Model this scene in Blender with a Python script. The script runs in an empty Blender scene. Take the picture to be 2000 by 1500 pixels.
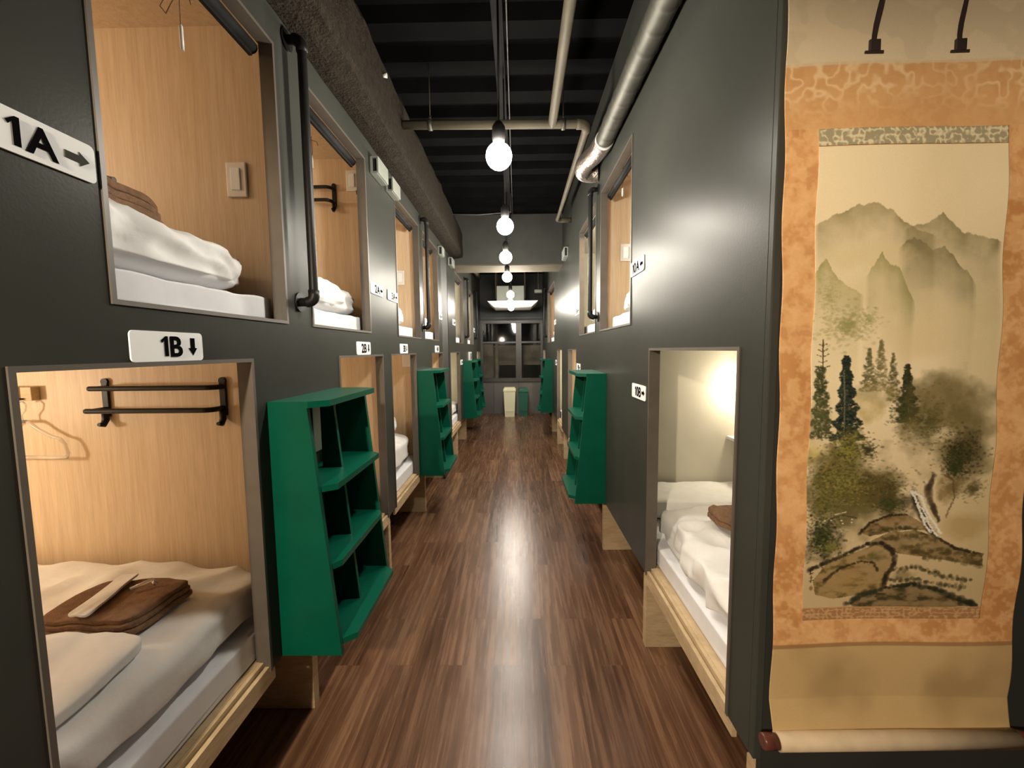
import bpy, bmesh, math, random
import numpy as np
from mathutils import Vector, Matrix, noise

SC = bpy.context.scene
COL = SC.collection
random.seed(7)

# ---------------------------------------------------------------- camera, world, exposure
F_PX, PITCH, YAW, ROLL, EYE = 801.0881, .0827, -.0126, -.011, 1.5
cam_d = bpy.data.cameras.new('camera')
cam_d.sensor_fit = 'HORIZONTAL'
cam_d.sensor_width = 36.0
cam_d.lens = F_PX / 2000 * 36
cam_d.clip_start = .02
cam = bpy.data.objects.new('camera', cam_d)
COL.objects.link(cam)
fw = Vector((math.sin(YAW) * math.cos(PITCH), math.cos(YAW) * math.cos(PITCH), -math.sin(PITCH)))
rt = Vector((math.cos(YAW), -math.sin(YAW), 0))
up = rt.cross(fw)
r2 = rt * math.cos(ROLL) + up * math.sin(ROLL)
u2 = up * math.cos(ROLL) - rt * math.sin(ROLL)
cam.matrix_world = Matrix(((r2.x, u2.x, -fw.x, 0), (r2.y, u2.y, -fw.y, 0), (r2.z, u2.z, -fw.z, EYE), (0, 0, 0, 1)))
SC.camera = cam

world = bpy.data.worlds.new('night')
SC.world = world
world.use_nodes = True
world.node_tree.nodes['Background'].inputs[0].default_value = (.42, .42, .44, 1)
world.node_tree.nodes['Background'].inputs[1].default_value = .15

SC.view_settings.view_transform = 'Standard'
SC.view_settings.look = 'None'
SC.view_settings.gamma = 1
SC.view_settings.use_curve_mapping = False
SC.view_settings.exposure = 0.0
BULB_STRENGTH = 355.0
LOBBY_STRENGTH = 6600.0
POD_WATTS = 13.0
SC.cycles.max_bounces = 8
SC.cycles.diffuse_bounces = 4
SC.cycles.sample_clamp_indirect = 6

# ---------------------------------------------------------------- materials
def new_mat(name):
    m = bpy.data.materials.new(name)
    m.use_nodes = True
    nt = m.node_tree
    return m, nt, nt.nodes['Principled BSDF']

def ramp(nt, stops):
    r = nt.nodes.new('ShaderNodeValToRGB')
    e = r.color_ramp.elements
    e[0].position, e[0].color = stops[0][0], (*stops[0][1], 1)
    e[1].position, e[1].color = stops[-1][0], (*stops[-1][1], 1)
    for p, c in stops[1:-1]:
        n = e.new(p)
        n.color = (*c, 1)
    return r

def coords(nt, scale=(1, 1, 1), rot=(0, 0, 0), kind='Object'):
    tc = nt.nodes.new('ShaderNodeTexCoord')
    mp = nt.nodes.new('ShaderNodeMapping')
    mp.inputs['Scale'].default_value = scale
    mp.inputs['Rotation'].default_value = rot
    nt.links.new(tc.outputs[kind], mp.inputs['Vector'])
    return mp.outputs['Vector']

def noise_node(nt, vec, scale, detail=3, rough=.5):
    n = nt.nodes.new('ShaderNodeTexNoise')
    n.inputs['Scale'].default_value = scale
    n.inputs['Detail'].default_value = detail
    n.inputs['Roughness'].default_value = rough
    nt.links.new(vec, n.inputs['Vector'])
    return n

def simple(name, c, rough=.5, metal=0, var=.12, scale=6, bump=0, bscale=80, stretch=(1, 1, 1), spec=.5, ior=1.5):
    m, nt, b = new_mat(name)
    v = coords(nt, stretch)
    n = noise_node(nt, v, scale)
    lo = tuple(max(0, x * (1 - var)) for x in c)
    hi = tuple(min(1, x * (1 + var)) for x in c)
    r = ramp(nt, [(.3, lo), (.7, hi)])
    nt.links.new(n.outputs['Fac'], r.inputs['Fac'])
    nt.links.new(r.outputs['Color'], b.inputs['Base Color'])
    b.inputs['Roughness'].default_value = rough
    b.inputs['Metallic'].default_value = metal
    b.inputs['Specular IOR Level'].default_value = spec
    b.inputs['IOR'].default_value = ior
    if bump:
        n2 = noise_node(nt, v, bscale, 4)
        bp = nt.nodes.new('ShaderNodeBump')
        bp.inputs['Strength'].default_value = bump
        bp.inputs['Distance'].default_value = .01
        nt.links.new(n2.outputs['Fac'], bp.inputs['Height'])
        nt.links.new(bp.outputs['Normal'], b.inputs['Normal'])
    return m

def wood(name, c1, c2, stretch, rough=.5, scale=7):
    m, nt, b = new_mat(name)
    v = coords(nt, stretch)
    n = noise_node(nt, v, scale, 5, .65)
    v2 = coords(nt, tuple(s * .22 for s in stretch))
    n2 = noise_node(nt, v2, scale, 2)
    mx = nt.nodes.new('ShaderNodeMix')
    mx.inputs['Factor'].default_value = .4
    nt.links.new(n.outputs['Fac'], mx.inputs[2])
    nt.links.new(n2.outputs['Fac'], mx.inputs[3])
    r = ramp(nt, [(.36, c1), (.64, c2)])
    nt.links.new(mx.outputs[0], r.inputs['Fac'])
    nt.links.new(r.outputs['Color'], b.inputs['Base Color'])
    b.inputs['Roughness'].default_value = rough
    return m

def floor_mat():
    m, nt, b = new_mat('walnut_plank')
    v = coords(nt, (1, 1, 1), (0, 0, math.pi / 2))
    br = nt.nodes.new('ShaderNodeTexBrick')
    br.offset = .37
    br.inputs['Color1'].default_value = (.0, .0, .0, 1)
    br.inputs['Color2'].default_value = (1, 1, 1, 1)
    br.inputs['Mortar'].default_value = (.35, .35, .35, 1)
    br.inputs['Scale'].default_value = 1
    br.inputs['Mortar Size'].default_value = .0012
    br.inputs['Brick Width'].default_value = .92
    br.inputs['Row Height'].default_value = .128
    nt.links.new(v, br.inputs['Vector'])
    bw = nt.nodes.new('ShaderNodeSeparateColor')
    nt.links.new(br.outputs['Color'], bw.inputs[0])
    off = nt.nodes.new('ShaderNodeVectorMath')
    off.operation = 'MULTIPLY_ADD'
    off.inputs[1].default_value = (7, 5, 3)
    nt.links.new(br.outputs['Color'], off.inputs[0])
    nt.links.new(coords(nt, (21, .9, 1)), off.inputs[2])
    n = noise_node(nt, off.outputs[0], 2.2, 6, .62)
    mx = nt.nodes.new('ShaderNodeMix')
    mx.inputs['Factor'].default_value = .17
    nt.links.new(n.outputs['Fac'], mx.inputs[2])
    nt.links.new(bw.outputs[0], mx.inputs[3])
    r = ramp(nt, [(.25, (.046, .020, .010)), (.43, (.118, .056, .030)), (.57, (.19, .096, .052)), (.78, (.33, .19, .105))])
    nt.links.new(mx.outputs[0], r.inputs['Fac'])
    nt.links.new(r.outputs['Color'], b.inputs['Base Color'])
    rr = nt.nodes.new('ShaderNodeMapRange')
    rr.inputs[3].default_value = .20
    rr.inputs[4].default_value = .34
    nt.links.new(n.outputs['Fac'], rr.inputs[0])
    nt.links.new(rr.outputs[0], b.inputs['Roughness'])
    bp = nt.nodes.new('ShaderNodeBump')
    bp.inputs['Strength'].default_value = .12
    bp.inputs['Distance'].default_value = .003
    nt.links.new(n.outputs['Fac'], bp.inputs['Height'])
    nt.links.new(bp.outputs['Normal'], b.inputs['Normal'])
    return m

def emit_mat(name, c, s):
    m = bpy.data.materials.new(name)
    m.use_nodes = True
    nt = m.node_tree
    nt.nodes.remove(nt.nodes['Principled BSDF'])
    e = nt.nodes.new('ShaderNodeEmission')
    e.inputs[0].default_value = (*c, 1)
    e.inputs[1].default_value = s
    nt.links.new(e.outputs[0], nt.nodes['Material Output'].inputs[0])
    return m

def glass_mat():
    m = bpy.data.materials.new('dark_glass')
    m.use_nodes = True
    nt = m.node_tree
    nt.nodes.remove(nt.nodes['Principled BSDF'])
    t = nt.nodes.new('ShaderNodeBsdfTransparent')
    t.inputs[0].default_value = (.8, .78, .74, 1)
    g = nt.nodes.new('ShaderNodeBsdfGlossy')
    g.inputs['Roughness'].default_value = .03
    g.inputs[0].default_value = (.8, .85, .9, 1)
    f = nt.nodes.new('ShaderNodeFresnel')
    f.inputs[0].default_value = 1.6
    mx = nt.nodes.new('ShaderNodeMixShader')
    nt.links.new(f.outputs[0], mx.inputs[0])
    nt.links.new(t.outputs[0], mx.inputs[1])
    nt.links.new(g.outputs[0], mx.inputs[2])
    nt.links.new(mx.outputs[0], nt.nodes['Material Output'].inputs[0])
    return m

def vcol_mat():
    m, nt, b = new_mat('painted_silk')
    a = nt.nodes.new('ShaderNodeAttribute')
    a.attribute_name = 'paint'
    n = noise_node(nt, coords(nt, (1, 1, 4)), 260, 2)
    mx = nt.nodes.new('ShaderNodeMix')
    mx.data_type = 'RGBA'
    mx.blend_type = 'MULTIPLY'
    mx.inputs['Factor'].default_value = .18
    nt.links.new(a.outputs['Color'], mx.inputs[6])
    nt.links.new(n.outputs['Fac'], mx.inputs[7])
    nt.links.new(mx.outputs[2], b.inputs['Base Color'])
    b.inputs['Roughness'].default_value = .62
    b.inputs['Specular IOR Level'].default_value = .25
    return m

M = dict(
    panel=simple('charcoal_panel', (.046, .0475, .0415), .345, var=.08, scale=3, bump=.03, bscale=160, ior=1.14),
    column=simple('black_column_paint', (.026, .028, .027), .6, var=.1),
    taupe=simple('taupe_trim', (.10, .084, .069), .45, var=.1, scale=12),
    oak=wood('oak_veneer', (.56, .41, .255), (.70, .545, .37), (26, 26, 1.1), .5),
    ply=wood('plywood', (.46, .33, .185), (.66, .50, .31), (3, 3, 14), .6),
    cream=simple('cream_wall', (.54, .51, .42), .6, var=.04),
    floor=floor_mat(),
    green=simple('green_paint', (.0015, .085, .050), .36, var=.08, scale=9, bump=.04, bscale=120, ior=1.25),
    cotton=simple('white_cotton', (.86, .85, .84), .85, var=.03, scale=20, bump=.4, bscale=11),
    sheet=simple('white_sheet', (.84, .84, .88), .85, var=.03, scale=20, bump=.1, bscale=26),
    towel=simple('brown_terry', (.26, .145, .082), .95, var=.2, scale=60, bump=.5, bscale=400),
    black=simple('black_metal', (.012, .0115, .0115), .45, var=.1, spec=.25),
    plastic=simple('white_plastic', (.78, .76, .72), .4, var=.02),
    greywhite=simple('pale_grey_plastic', (.24, .255, .225), .5, var=.04),
    signwhite=simple('white_acrylic', (.90, .92, .94), .6, var=.02, ior=1.2),
    ink=simple('black_ink', (.006, .006, .006), .9, var=.05, spec=.0, ior=1.01),
    greyink=simple('grey_ink', (.065, .066, .058), .9, var=.05, spec=.0, ior=1.01),
    duct=simple('galvanised_steel', (.10, .096, .08), .55, .7, var=.2, scale=14),
    foil=simple('crinkled_aluminium', (.34, .29, .26), .36, .85, var=.25, scale=40, bump=.8, bscale=60),
    pipe=simple('painted_pipe', (.10, .085, .06), .6, var=.12, spec=.2),
    spray=simple('sprayed_rock_wool', (.026, .0205, .0145), .95, var=.35, scale=30, bump=1.0, bscale=90, spec=.1),
    ceil=simple('black_deck_paint', (.0045, .0045, .0045), .8, var=.3, scale=4, spec=.03),
    beam=simple('concrete_painted_grey', (.042, .042, .037), .7, var=.15, scale=5),
    soffit=simple('raw_soffit', (.11, .088, .055), .8, var=.15),
    cable=simple('grey_cable', (.12, .12, .12), .5),
    bulb=emit_mat('lit_bulb', (1, .93, .80), BULB_STRENGTH),
    lobby=emit_mat('warm_lit_bulb', (1, .84, .62), LOBBY_STRENGTH),
    lampglow=emit_mat('lit_lamp', (1, .80, .52), 30),
    scrollwall=simple('dark_wall_paint', (.024, .026, .024), .6, var=.1),
    silk=None, glass=glass_mat(), paint=vcol_mat(),
    frame=simple('grey_aluminium', (.045, .044, .042), .4, .3, var=.1),
    lowwall=simple('grey_wall_paint', (.105, .10, .10), .6, var=.08),
    facade=simple('outside_facade', (.5, .48, .44), .8, var=.3, scale=3),
    dark=simple('near_black', (.008, .009, .010), .6),
    binwhite=simple('cream_plastic', (.82, .80, .58), .45, var=.03),
    bingreen=simple('green_plastic', (.012, .11, .075), .45, var=.05),
    rod=simple('dark_red_lacquer', (.11, .035, .022), .3, var=.15),
    rail=simple('dark_rail', (.012, .012, .012), .7, spec=.1),
    clear=None,
)
def clear_mat():
    m, nt, b = new_mat('clear_plastic')
    n = noise_node(nt, coords(nt), 8)
    b.inputs['Base Color'].default_value = (.92, .9, .86, 1)
    b.inputs['Roughness'].default_value = .12
    b.inputs['Transmission Weight'].default_value = .75
    b.inputs['IOR'].default_value = 1.45
    return m
M['clear'] = clear_mat()

# ---------------------------------------------------------------- helpers
class MB:
    def __init__(s):
        s.bm = bmesh.new()
    def box(s, x0, x1, y0, y1, z0, z1, bev=0):
        r = bmesh.ops.create_cube(s.bm, size=1)
        vs = r['verts']
        for v in vs:
            v.co = Vector(((x0 + x1) / 2 + v.co.x * (x1 - x0), (y0 + y1) / 2 + v.co.y * (y1 - y0), (z0 + z1) / 2 + v.co.z * (z1 - z0)))
        if bev:
            es = list({e for v in vs for e in v.link_edges})
            bmesh.ops.bevel(s.bm, geom=es, offset=bev, segments=2, affect='EDGES', profile=.5)
        return s
    def prism(s, pts, axis, a, b):
        def mk(p, t):
            if axis == 'X': return (t, p[0], p[1])
            if axis == 'Y': return (p[0], t, p[1])
            return (p[0], p[1], t)
        A = [s.bm.verts.new(mk(p, a)) for p in pts]
        B = [s.bm.verts.new(mk(p, b)) for p in pts]
        n = len(pts)
        s.bm.faces.new(A)
        s.bm.faces.new(B[::-1])
        for i in range(n):
            s.bm.faces.new((A[(i + 1) % n], A[i], B[i], B[(i + 1) % n]))
        return s
    def tube(s, path, r, seg=12, cap=True):
        path = [Vector(p) for p in path]
        rs = r if isinstance(r, (list, tuple)) else [r] * len(path)
        rings = []
        n = None
        for i, p in enumerate(path):
            t = ((path[min(i + 1, len(path) - 1)] - p).normalized() + (p - path[max(i - 1, 0)]).normalized())
            if t.length < 1e-6: t = path[-1] - path[0]
            t.normalize()
            if n is None:
                n = t.orthogonal().normalized()
            else:
                n = (n - t * n.dot(t)).normalized()
            bn = t.cross(n)
            rings.append([s.bm.verts.new(p + (n * math.cos(2 * math.pi * k / seg) + bn * math.sin(2 * math.pi * k / seg)) * rs[i]) for k in range(seg)])
        for a, b in zip(rings, rings[1:]):
            for k in range(seg):
                f = s.bm.faces.new((a[k], a[(k + 1) % seg], b[(k + 1) % seg], b[k]))
                f.smooth = True
        if cap:
            s.bm.faces.new(rings[0][::-1])
            s.bm.faces.new(rings[-1])
        return s
    def sphere(s, c, r, sub=3, sc=(1, 1, 1)):
        q = bmesh.ops.create_icosphere(s.bm, subdivisions=sub, radius=r)
        for v in q['verts']:
            v.co = Vector((v.co.x * sc[0], v.co.y * sc[1], v.co.z * sc[2])) + Vector(c)
            for f in v.link_faces: f.smooth = True
        return s
    def build(s, name, mat, parent=None, **props):
        me = bpy.data.meshes.new(name)
        bmesh.ops.recalc_face_normals(s.bm, faces=s.bm.faces[:])
        if parent is not None:
            bmesh.ops.translate(s.bm, vec=-parent_loc(parent), verts=s.bm.verts[:])
        s.bm.to_mesh(me)
        s.bm.free()
        return link(name, me, mat, parent, **props)

def parent_loc(p):
    v = Vector((0, 0, 0))
    while p is not None:
        v += p.location
        p = p.parent
    return v

def link(name, me, mat, parent=None, **props):
    o = bpy.data.objects.new(name, me)
    COL.objects.link(o)
    if mat is not None: me.materials.append(mat)
    if parent is not None: o.parent = parent
    for k, v in props.items(): o[k] = v
    return o

def thing(name, loc, label, cat, group=None):
    o = bpy.data.objects.new(name, None)
    o.empty_display_size = .05
    COL.objects.link(o)
    o.location = loc
    tag(o, label, cat, group)
    return o

def tag(o, label, cat, group=None):
    o['label'] = label
    o['category'] = cat
    if group: o['group'] = group
    return o

def struct(mb, name, mat):
    return mb.build(name, mat, None, kind='structure')

def center_origin(o):
    me = o.data
    c = Vector((0, 0, 0))
    for v in me.vertices: c += v.co
    c /= len(me.vertices)
    c.z = min(v.co.z for v in me.vertices)
    me.transform(Matrix.Translation(-c))
    o.location = c
    return o

def arc(c, r, a0, a1, ax1, ax2, n=8):
    c, ax1, ax2 = Vector(c), Vector(ax1), Vector(ax2)
    return [c + ax1 * r * math.cos(a0 + (a1 - a0) * i / n) + ax2 * r * math.sin(a0 + (a1 - a0) * i / n) for i in range(n + 1)]

def soft(mb, lo, hi, p=5, n=22, amp=.012, freq=4, seed=0, fold=(1, 1, 1), tilt=None, ridge=0):
    """A stuffed or folded cloth body: a rounded block with a flat underside and wrinkles."""
    lo, hi = Vector(lo), Vector(hi)
    c, h = (lo + hi) / 2, (hi - lo) / 2
    idx = {}
    def vert(q):
        key = tuple(round(t, 5) for t in q)
        if key in idx: return idx[key]
        v = Vector(q)
        nrm = (abs(v.x) ** p + abs(v.y) ** p + abs(v.z) ** p) ** (1 / p)
        u = v / nrm
        w = Vector((c.x + u.x * h.x, c.y + u.y * h.y, c.z + u.z * h.z))
        if u.z < -.35: w.z = max(w.z, lo.z)
        q2 = Vector((w.x * freq * fold[0] + seed * 3.1, w.y * freq * fold[1], w.z * freq * fold[2] + seed))
        d = noise.noise(q2) * .6 + noise.noise(q2 * 2.3) * .3 + noise.noise(q2 * 5) * .12
        if ridge: d += ridge * (.5 - abs(noise.noise(q2 * 1.7 + Vector((5, 3, 1)))) * 2)
        k = amp * d * (1 if u.z > -.5 else 0)
        w += Vector((u.x * k, u.y * k, u.z * k * 1.2))
        if w.z < lo.z: w.z = lo.z
        if tilt: w.z += (tilt[0] * (w.x - c.x) + tilt[1] * (w.y - c.y)) * max(0, (w.z - lo.z) / (hi.z - lo.z))
        idx[key] = mb.bm.verts.new(w)
        return idx[key]
    g = [-1 + 2 * i / n for i in range(n + 1)]
    g = [math.copysign(abs(t) ** .8, t) for t in g]
    for ax in range(3):
        for s in (-1, 1):
            for i in range(n):
                for j in range(n):
                    qs = []
                    for a, b in ((i, j), (i + 1, j), (i + 1, j + 1), (i, j + 1)):
                        q = [0, 0, 0]
                        q[ax] = s
                        q[(ax + 1) % 3] = g[a]
                        q[(ax + 2) % 3] = g[b]
                        qs.append(vert(q))
                    if len(set(qs)) == 4:
                        f = mb.bm.faces.new(qs)
                        f.smooth = True
    return mb

from mathutils.bvhtree import BVHTree
def below(*objs):
    trees = []
    for o in objs:
        ms = [o] if o.type == 'MESH' else [c for c in o.children if c.type == 'MESH']
        for m in ms:
            off = parent_loc(m)
            trees.append(BVHTree.FromPolygons([v.co + off for v in m.data.vertices], [p.vertices[:] for p in m.data.polygons]))
    def z(x, y):
        best = None
        for t in trees:
            h = t.ray_cast(Vector((x, y, 3.2)), Vector((0, 0, -1)))
            if h[0] is not None and (best is None or h[0].z > best): best = h[0].z
        return best
    return z
def rest(o, objs, base, conform=True, gap=.005, top=3.2, rad=.028):
    """Lay a cloth thing on what is under it: follow the surface, or lift the whole until it just touches."""
    z = below(*objs)
    ms = [o] if o.type == 'MESH' else [c for c in o.children if c.type == 'MESH']
    a, b = math.cos(o.rotation_euler.z), math.sin(o.rotation_euler.z)
    need = -9
    for m in ms:
        off = parent_loc(m)
        for v in m.data.vertices:
            if o.type == 'MESH': x, y = v.co.x + off.x, v.co.y + off.y
            else: x, y = o.location.x + v.co.x * a - v.co.y * b, o.location.y + v.co.x * b + v.co.y * a
            hs = [z(x + i * rad, y + j * rad) for i, j in ((0, 0), (1, 0), (-1, 0), (0, 1), (0, -1))]
            hs = [h for h in hs if h is not None and h < top]
            if not hs: continue
            if conform: v.co.z += max(hs) - base + gap
            else: need = max(need, max(hs) + gap - (v.co.z + off.z))
    if not conform and need > -9: o.location.z += need
    return o

# ---------------------------------------------------------------- room measures
XL, XR = -.8457, .6081
ZB, ZM, ZS, ZT, ZC = .423, 1.482, 1.605, 2.583, 3.25     # panel foot, low opening top, high sill, high top, ceiling
YF, YW = -2.3, 9.65                                     # wall behind, window wall
# openings: sign -> (y0, y1) on each wall
LU = {'1A': (.857, 1.522), '2A': (1.705, 2.39), '3A': (2.94, 3.635), '4A': (3.78, 4.485), '5A': (5.70, 6.55), '6A': (7.05, 8.05)}
LD = {'1B': (.668, 1.305), '2B': (1.94, 2.585), '3B': (2.75, 3.43), '4B': (4.065, 4.68), '5B': (5.2, 6.07), '7B': (8.66, 9.45)}
RU = {'10A': (2.21, 3.015), '9A': (3.19, 4.0), '8A': (6.65, 8.07)}
RD = {'10B': (1.125, 1.893), '9B': (4.2, 4.87), '8B': (5.53, 6.22), '7B': (8.75, 9.45)}

# ---------------------------------------------------------------- shell
struct(MB().box(-2.95, 2.75, YF - .1, YW + .1, -.06, 0), 'floor', M['floor'])
mb = MB()
y = YF
prof = []
while y < 9.75:
    prof += [(y, ZC + .07), (y + .11, ZC + .07), (y + .14, ZC), (y + .27, ZC)]
    y += .30
pts = prof + [(9.8, ZC + .2), (YF, ZC + .2)]
mb.prism(pts, 'X', -2.95, 2.75)
struct(mb, 'ceiling', M['ceil'])

def front_panel(name, x, sgn, holes, y0, y1, z1, mat, skip=()):
    ys = sorted({y0, y1} | {v for h in holes for v in h[:2]})
    zs = sorted({ZB, z1} | {v for h in holes for v in h[2:]})
    bm = bmesh.new()
    vs = {}
    def V(yy, zz):
        if (yy, zz) not in vs: vs[(yy, zz)] = bm.verts.new((x, yy, zz))
        return vs[(yy, zz)]
    for a, b in zip(ys, ys[1:]):
        for c, d in zip(zs, zs[1:]):
            m1, m2 = (a + b) / 2, (c + d) / 2
            if any(h[0] < m1 < h[1] and h[2] < m2 < h[3] for h in holes): continue
            bm.faces.new((V(a, c), V(b, c), V(b, d), V(a, d)))
    r = bmesh.ops.extrude_face_region(bm, geom=bm.faces[:])
    bmesh.ops.translate(bm, vec=(sgn * .02, 0, 0), verts=[e for e in r['geom'] if isinstance(e, bmesh.types.BMVert)])
    bmesh.ops.recalc_face_normals(bm, faces=bm.faces[:])
    me = bpy.data.meshes.new(name)
    bm.to_mesh(me)
    bm.free()
    return link(name, me, mat, None, kind='structure')

hl = [(a, b, ZS, ZT) for a, b in LU.values()] + [(a, b, ZB, ZM) for a, b in LD.values()]
hr = [(a, b, ZS + .022, ZT + .02) for a, b in RU.values()] + [(a, b, ZB, ZM + .02) for a, b in RD.values()]
front_panel('wall_left', XL, -1, [h for h in hl if h[1] < 4.7], .34, 4.69, ZC, M['panel'])
front_panel('wall_left_far', XL, -1, [h for h in hl if h[0] > 5], 5.11, YW, ZC, M['panel'])
front_panel('wall_right', XR, 1, hr, 1.02, YW, ZC, M['panel'])
struct(MB().box(XL - .02, XL - .004, 4.69, 5.11, 0, ZC), 'trim_1', M['column'])
struct(MB().box(XR, XR + .022, .998, 1.02, ZB, ZC, .003), 'trim_2', M['panel'])
struct(MB().box(XR + .022, 2.75, 1.0, 1.02, 0, ZC), 'wall_scroll', M['scrollwall'])
struct(MB().box(-2.87, XL, .32, .34, 0, ZC), 'wall_left_end', M['panel'])
struct(MB().box(-2.95, 2.75, YF - .1, YF, 0, ZC), 'wall_back', M['scrollwall'])
struct(MB().box(-2.95, -2.87, YF, YW + .1, 0, ZC), 'wall_outer_left', M['scrollwall'])
struct(MB().box(2.67, 2.75, YF, YW + .1, 0, ZC), 'wall_outer_right', M['scrollwall'])

# cross beam with a paler soffit and the sprayed beam along the left wall
struct(MB().box(XL, XR, 5.49, 5.97, 2.62, ZC + .05), 'trim_3', M['beam'])
struct(MB().box(XL, XR, 5.492, 5.968, 2.605, 2.62), 'trim_4', M['soffit'])
bm = bmesh.new()
NY = 150
rows = []
for i in range(NY + 1):
    yy = YF + .02 + (5.48 - YF) * i / NY
    w = noise.noise(Vector((yy * 3.2, 1, 0))) * .035 + noise.noise(Vector((yy * 9, 4, 0))) * .018
    sec = [(XL + .002, 2.70), (XL + .07, 2.70), (-.70, 2.715), (-.693, 2.75), (-.697, 2.90), (-.693 + w * .3, 3.02 + w), (-.715, 3.07 + w), (XL + .002, 3.08 + w)]
    rows.append([bm.verts.new((a + noise.noise(Vector((yy * 6, a * 9, b * 9))) * .006 * (a > XL + .01), yy, b + noise.noise(Vector((yy * 6, b * 7, a * 9 + 5))) * .008)) for a, b in sec])
for p, q in zip(rows, rows[1:]):
    for k in range(8):
        bm.faces.new((p[k], p[(k + 1) % 8], q[(k + 1) % 8], q[k]))
bm.faces.new(rows[0]); bm.faces.new(rows[-1][::-1])
bmesh.ops.recalc_face_normals(bm, faces=bm.faces[:])
me = bpy.data.meshes.new('trim_5'); bm.to_mesh(me); bm.free()
link('trim_5', me, M['spray'], None, kind='structure')
for i, (yy, zz) in enumerate([(1.62, 2.985), (2.3, 2.96)]):
    t = tag(center_origin(MB().tube([(-.70, yy, zz), (-.676, yy, zz)], [.007, .012], 12).build('insulation_pin', M['plastic'])),
            ['round white pin head in the sprayed beam nearest the camera', 'small white pin head in the sprayed beam above the second capsule'][i], 'pin', 'pins in the sprayed beam')

# far window wall
struct(MB().box(XL - .05, XR + .2, YW, YW + .08, 0, .77), 'wall_far', M['lowwall'])
struct(MB().box(XL - .05, XR + .2, YW, YW + .08, 2.17, ZC), 'wall_far_lintel', M['column'])
struct(MB().box(XL, XR, YW - .05, YW, .76, .80).box(XL, XR, YW - .03, YW, 2.14, 2.18).box(XL, XR, YW - .02, YW, 2.24, 2.25).box(-.56, -.55, YW - .006, YW, .02, .76).box(.035, .045, YW - .006, YW, .02, .76), 'trim_6', M['frame'])
win = MB()
win.box(-.02, .11, YW + .005, YW + .06, .80, 2.17)
win.box(XL, XL + .05, YW + .005, YW + .06, .80, 2.17).box(XR - .05, XR, YW + .005, YW + .06, .80, 2.17)
win.box(XL, XR, YW + .01, YW + .055, .80, .84).box(XL, XR, YW + .01, YW + .055, 1.66, 1.70).box(XL, XR, YW + .01, YW + .055, 2.12, 2.17)
w = struct(win, 'window_1', M['frame'])
MB().box(XL + .05, -.02, YW + .03, YW + .036, .84, 1.66).box(.11, XR - .05, YW + .03, YW + .036, .84, 1.66).box(XL + .05, -.02, YW + .03, YW + .036, 1.7, 2.12).box(.11, XR - .05, YW + .03, YW + .036, 1.7, 2.12).build('window_glass', M['glass'], w)
# what stands outside the glass: a balcony parapet and a pale facade at night
struct(MB().box(-3, -.62, 10.7, 10.9, 0, 1.66).box(-.55, -.48, 10.45, 10.5, 0, 1.66).box(-3, 3, 10.9, 11.0, 0, 1.62), 'wall_outside', M['facade'])
struct(MB().box(-6, 6, 13, 13.4, 0, 9), 'wall_opposite', M['dark'])
struct(MB().box(-.44, -.04, 10.2, 10.45, 0, 1.12).box(.16, .62, 10.2, 10.45, 0, 1.12), 'trim_7', M['dark'])

# ---------------------------------------------------------------- sleeping capsules
SIDE = {'L': 'left', 'R': 'right'}
def reading_lamp(x, y, z, label, watts, tint=(1, .87, .66)):
    t = thing('reading_lamp', (x, y, z), label, 'lamp', 'reading lamps in the capsules')
    MB().tube([(x, y, z), (x, y, z + .012)], .035, 16).tube([(x, y, z - .035), (x, y, z)], .009, 10).build('lamp_base', M['black'], t)
    MB().tube([(x, y, z - .10), (x, y, z - .09), (x, y, z - .035), (x, y, z - .03)], [.042, .04, .02, .012], 16).build('lamp_shade', M['plastic'], t)
    MB().sphere((x, y, z - .105), .022, 2).build('lamp_bulb', M['lampglow'], t)
    ld = bpy.data.lights.new('lamp_light', 'POINT')
    ld.energy = watts
    ld.color = tint
    ld.shadow_soft_size = .05
    lo = bpy.data.objects.new('lamp_light', ld)
    COL.objects.link(lo)
    lo.parent = t
    lo.location = (0, 0, -.19)
    return t

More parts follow.
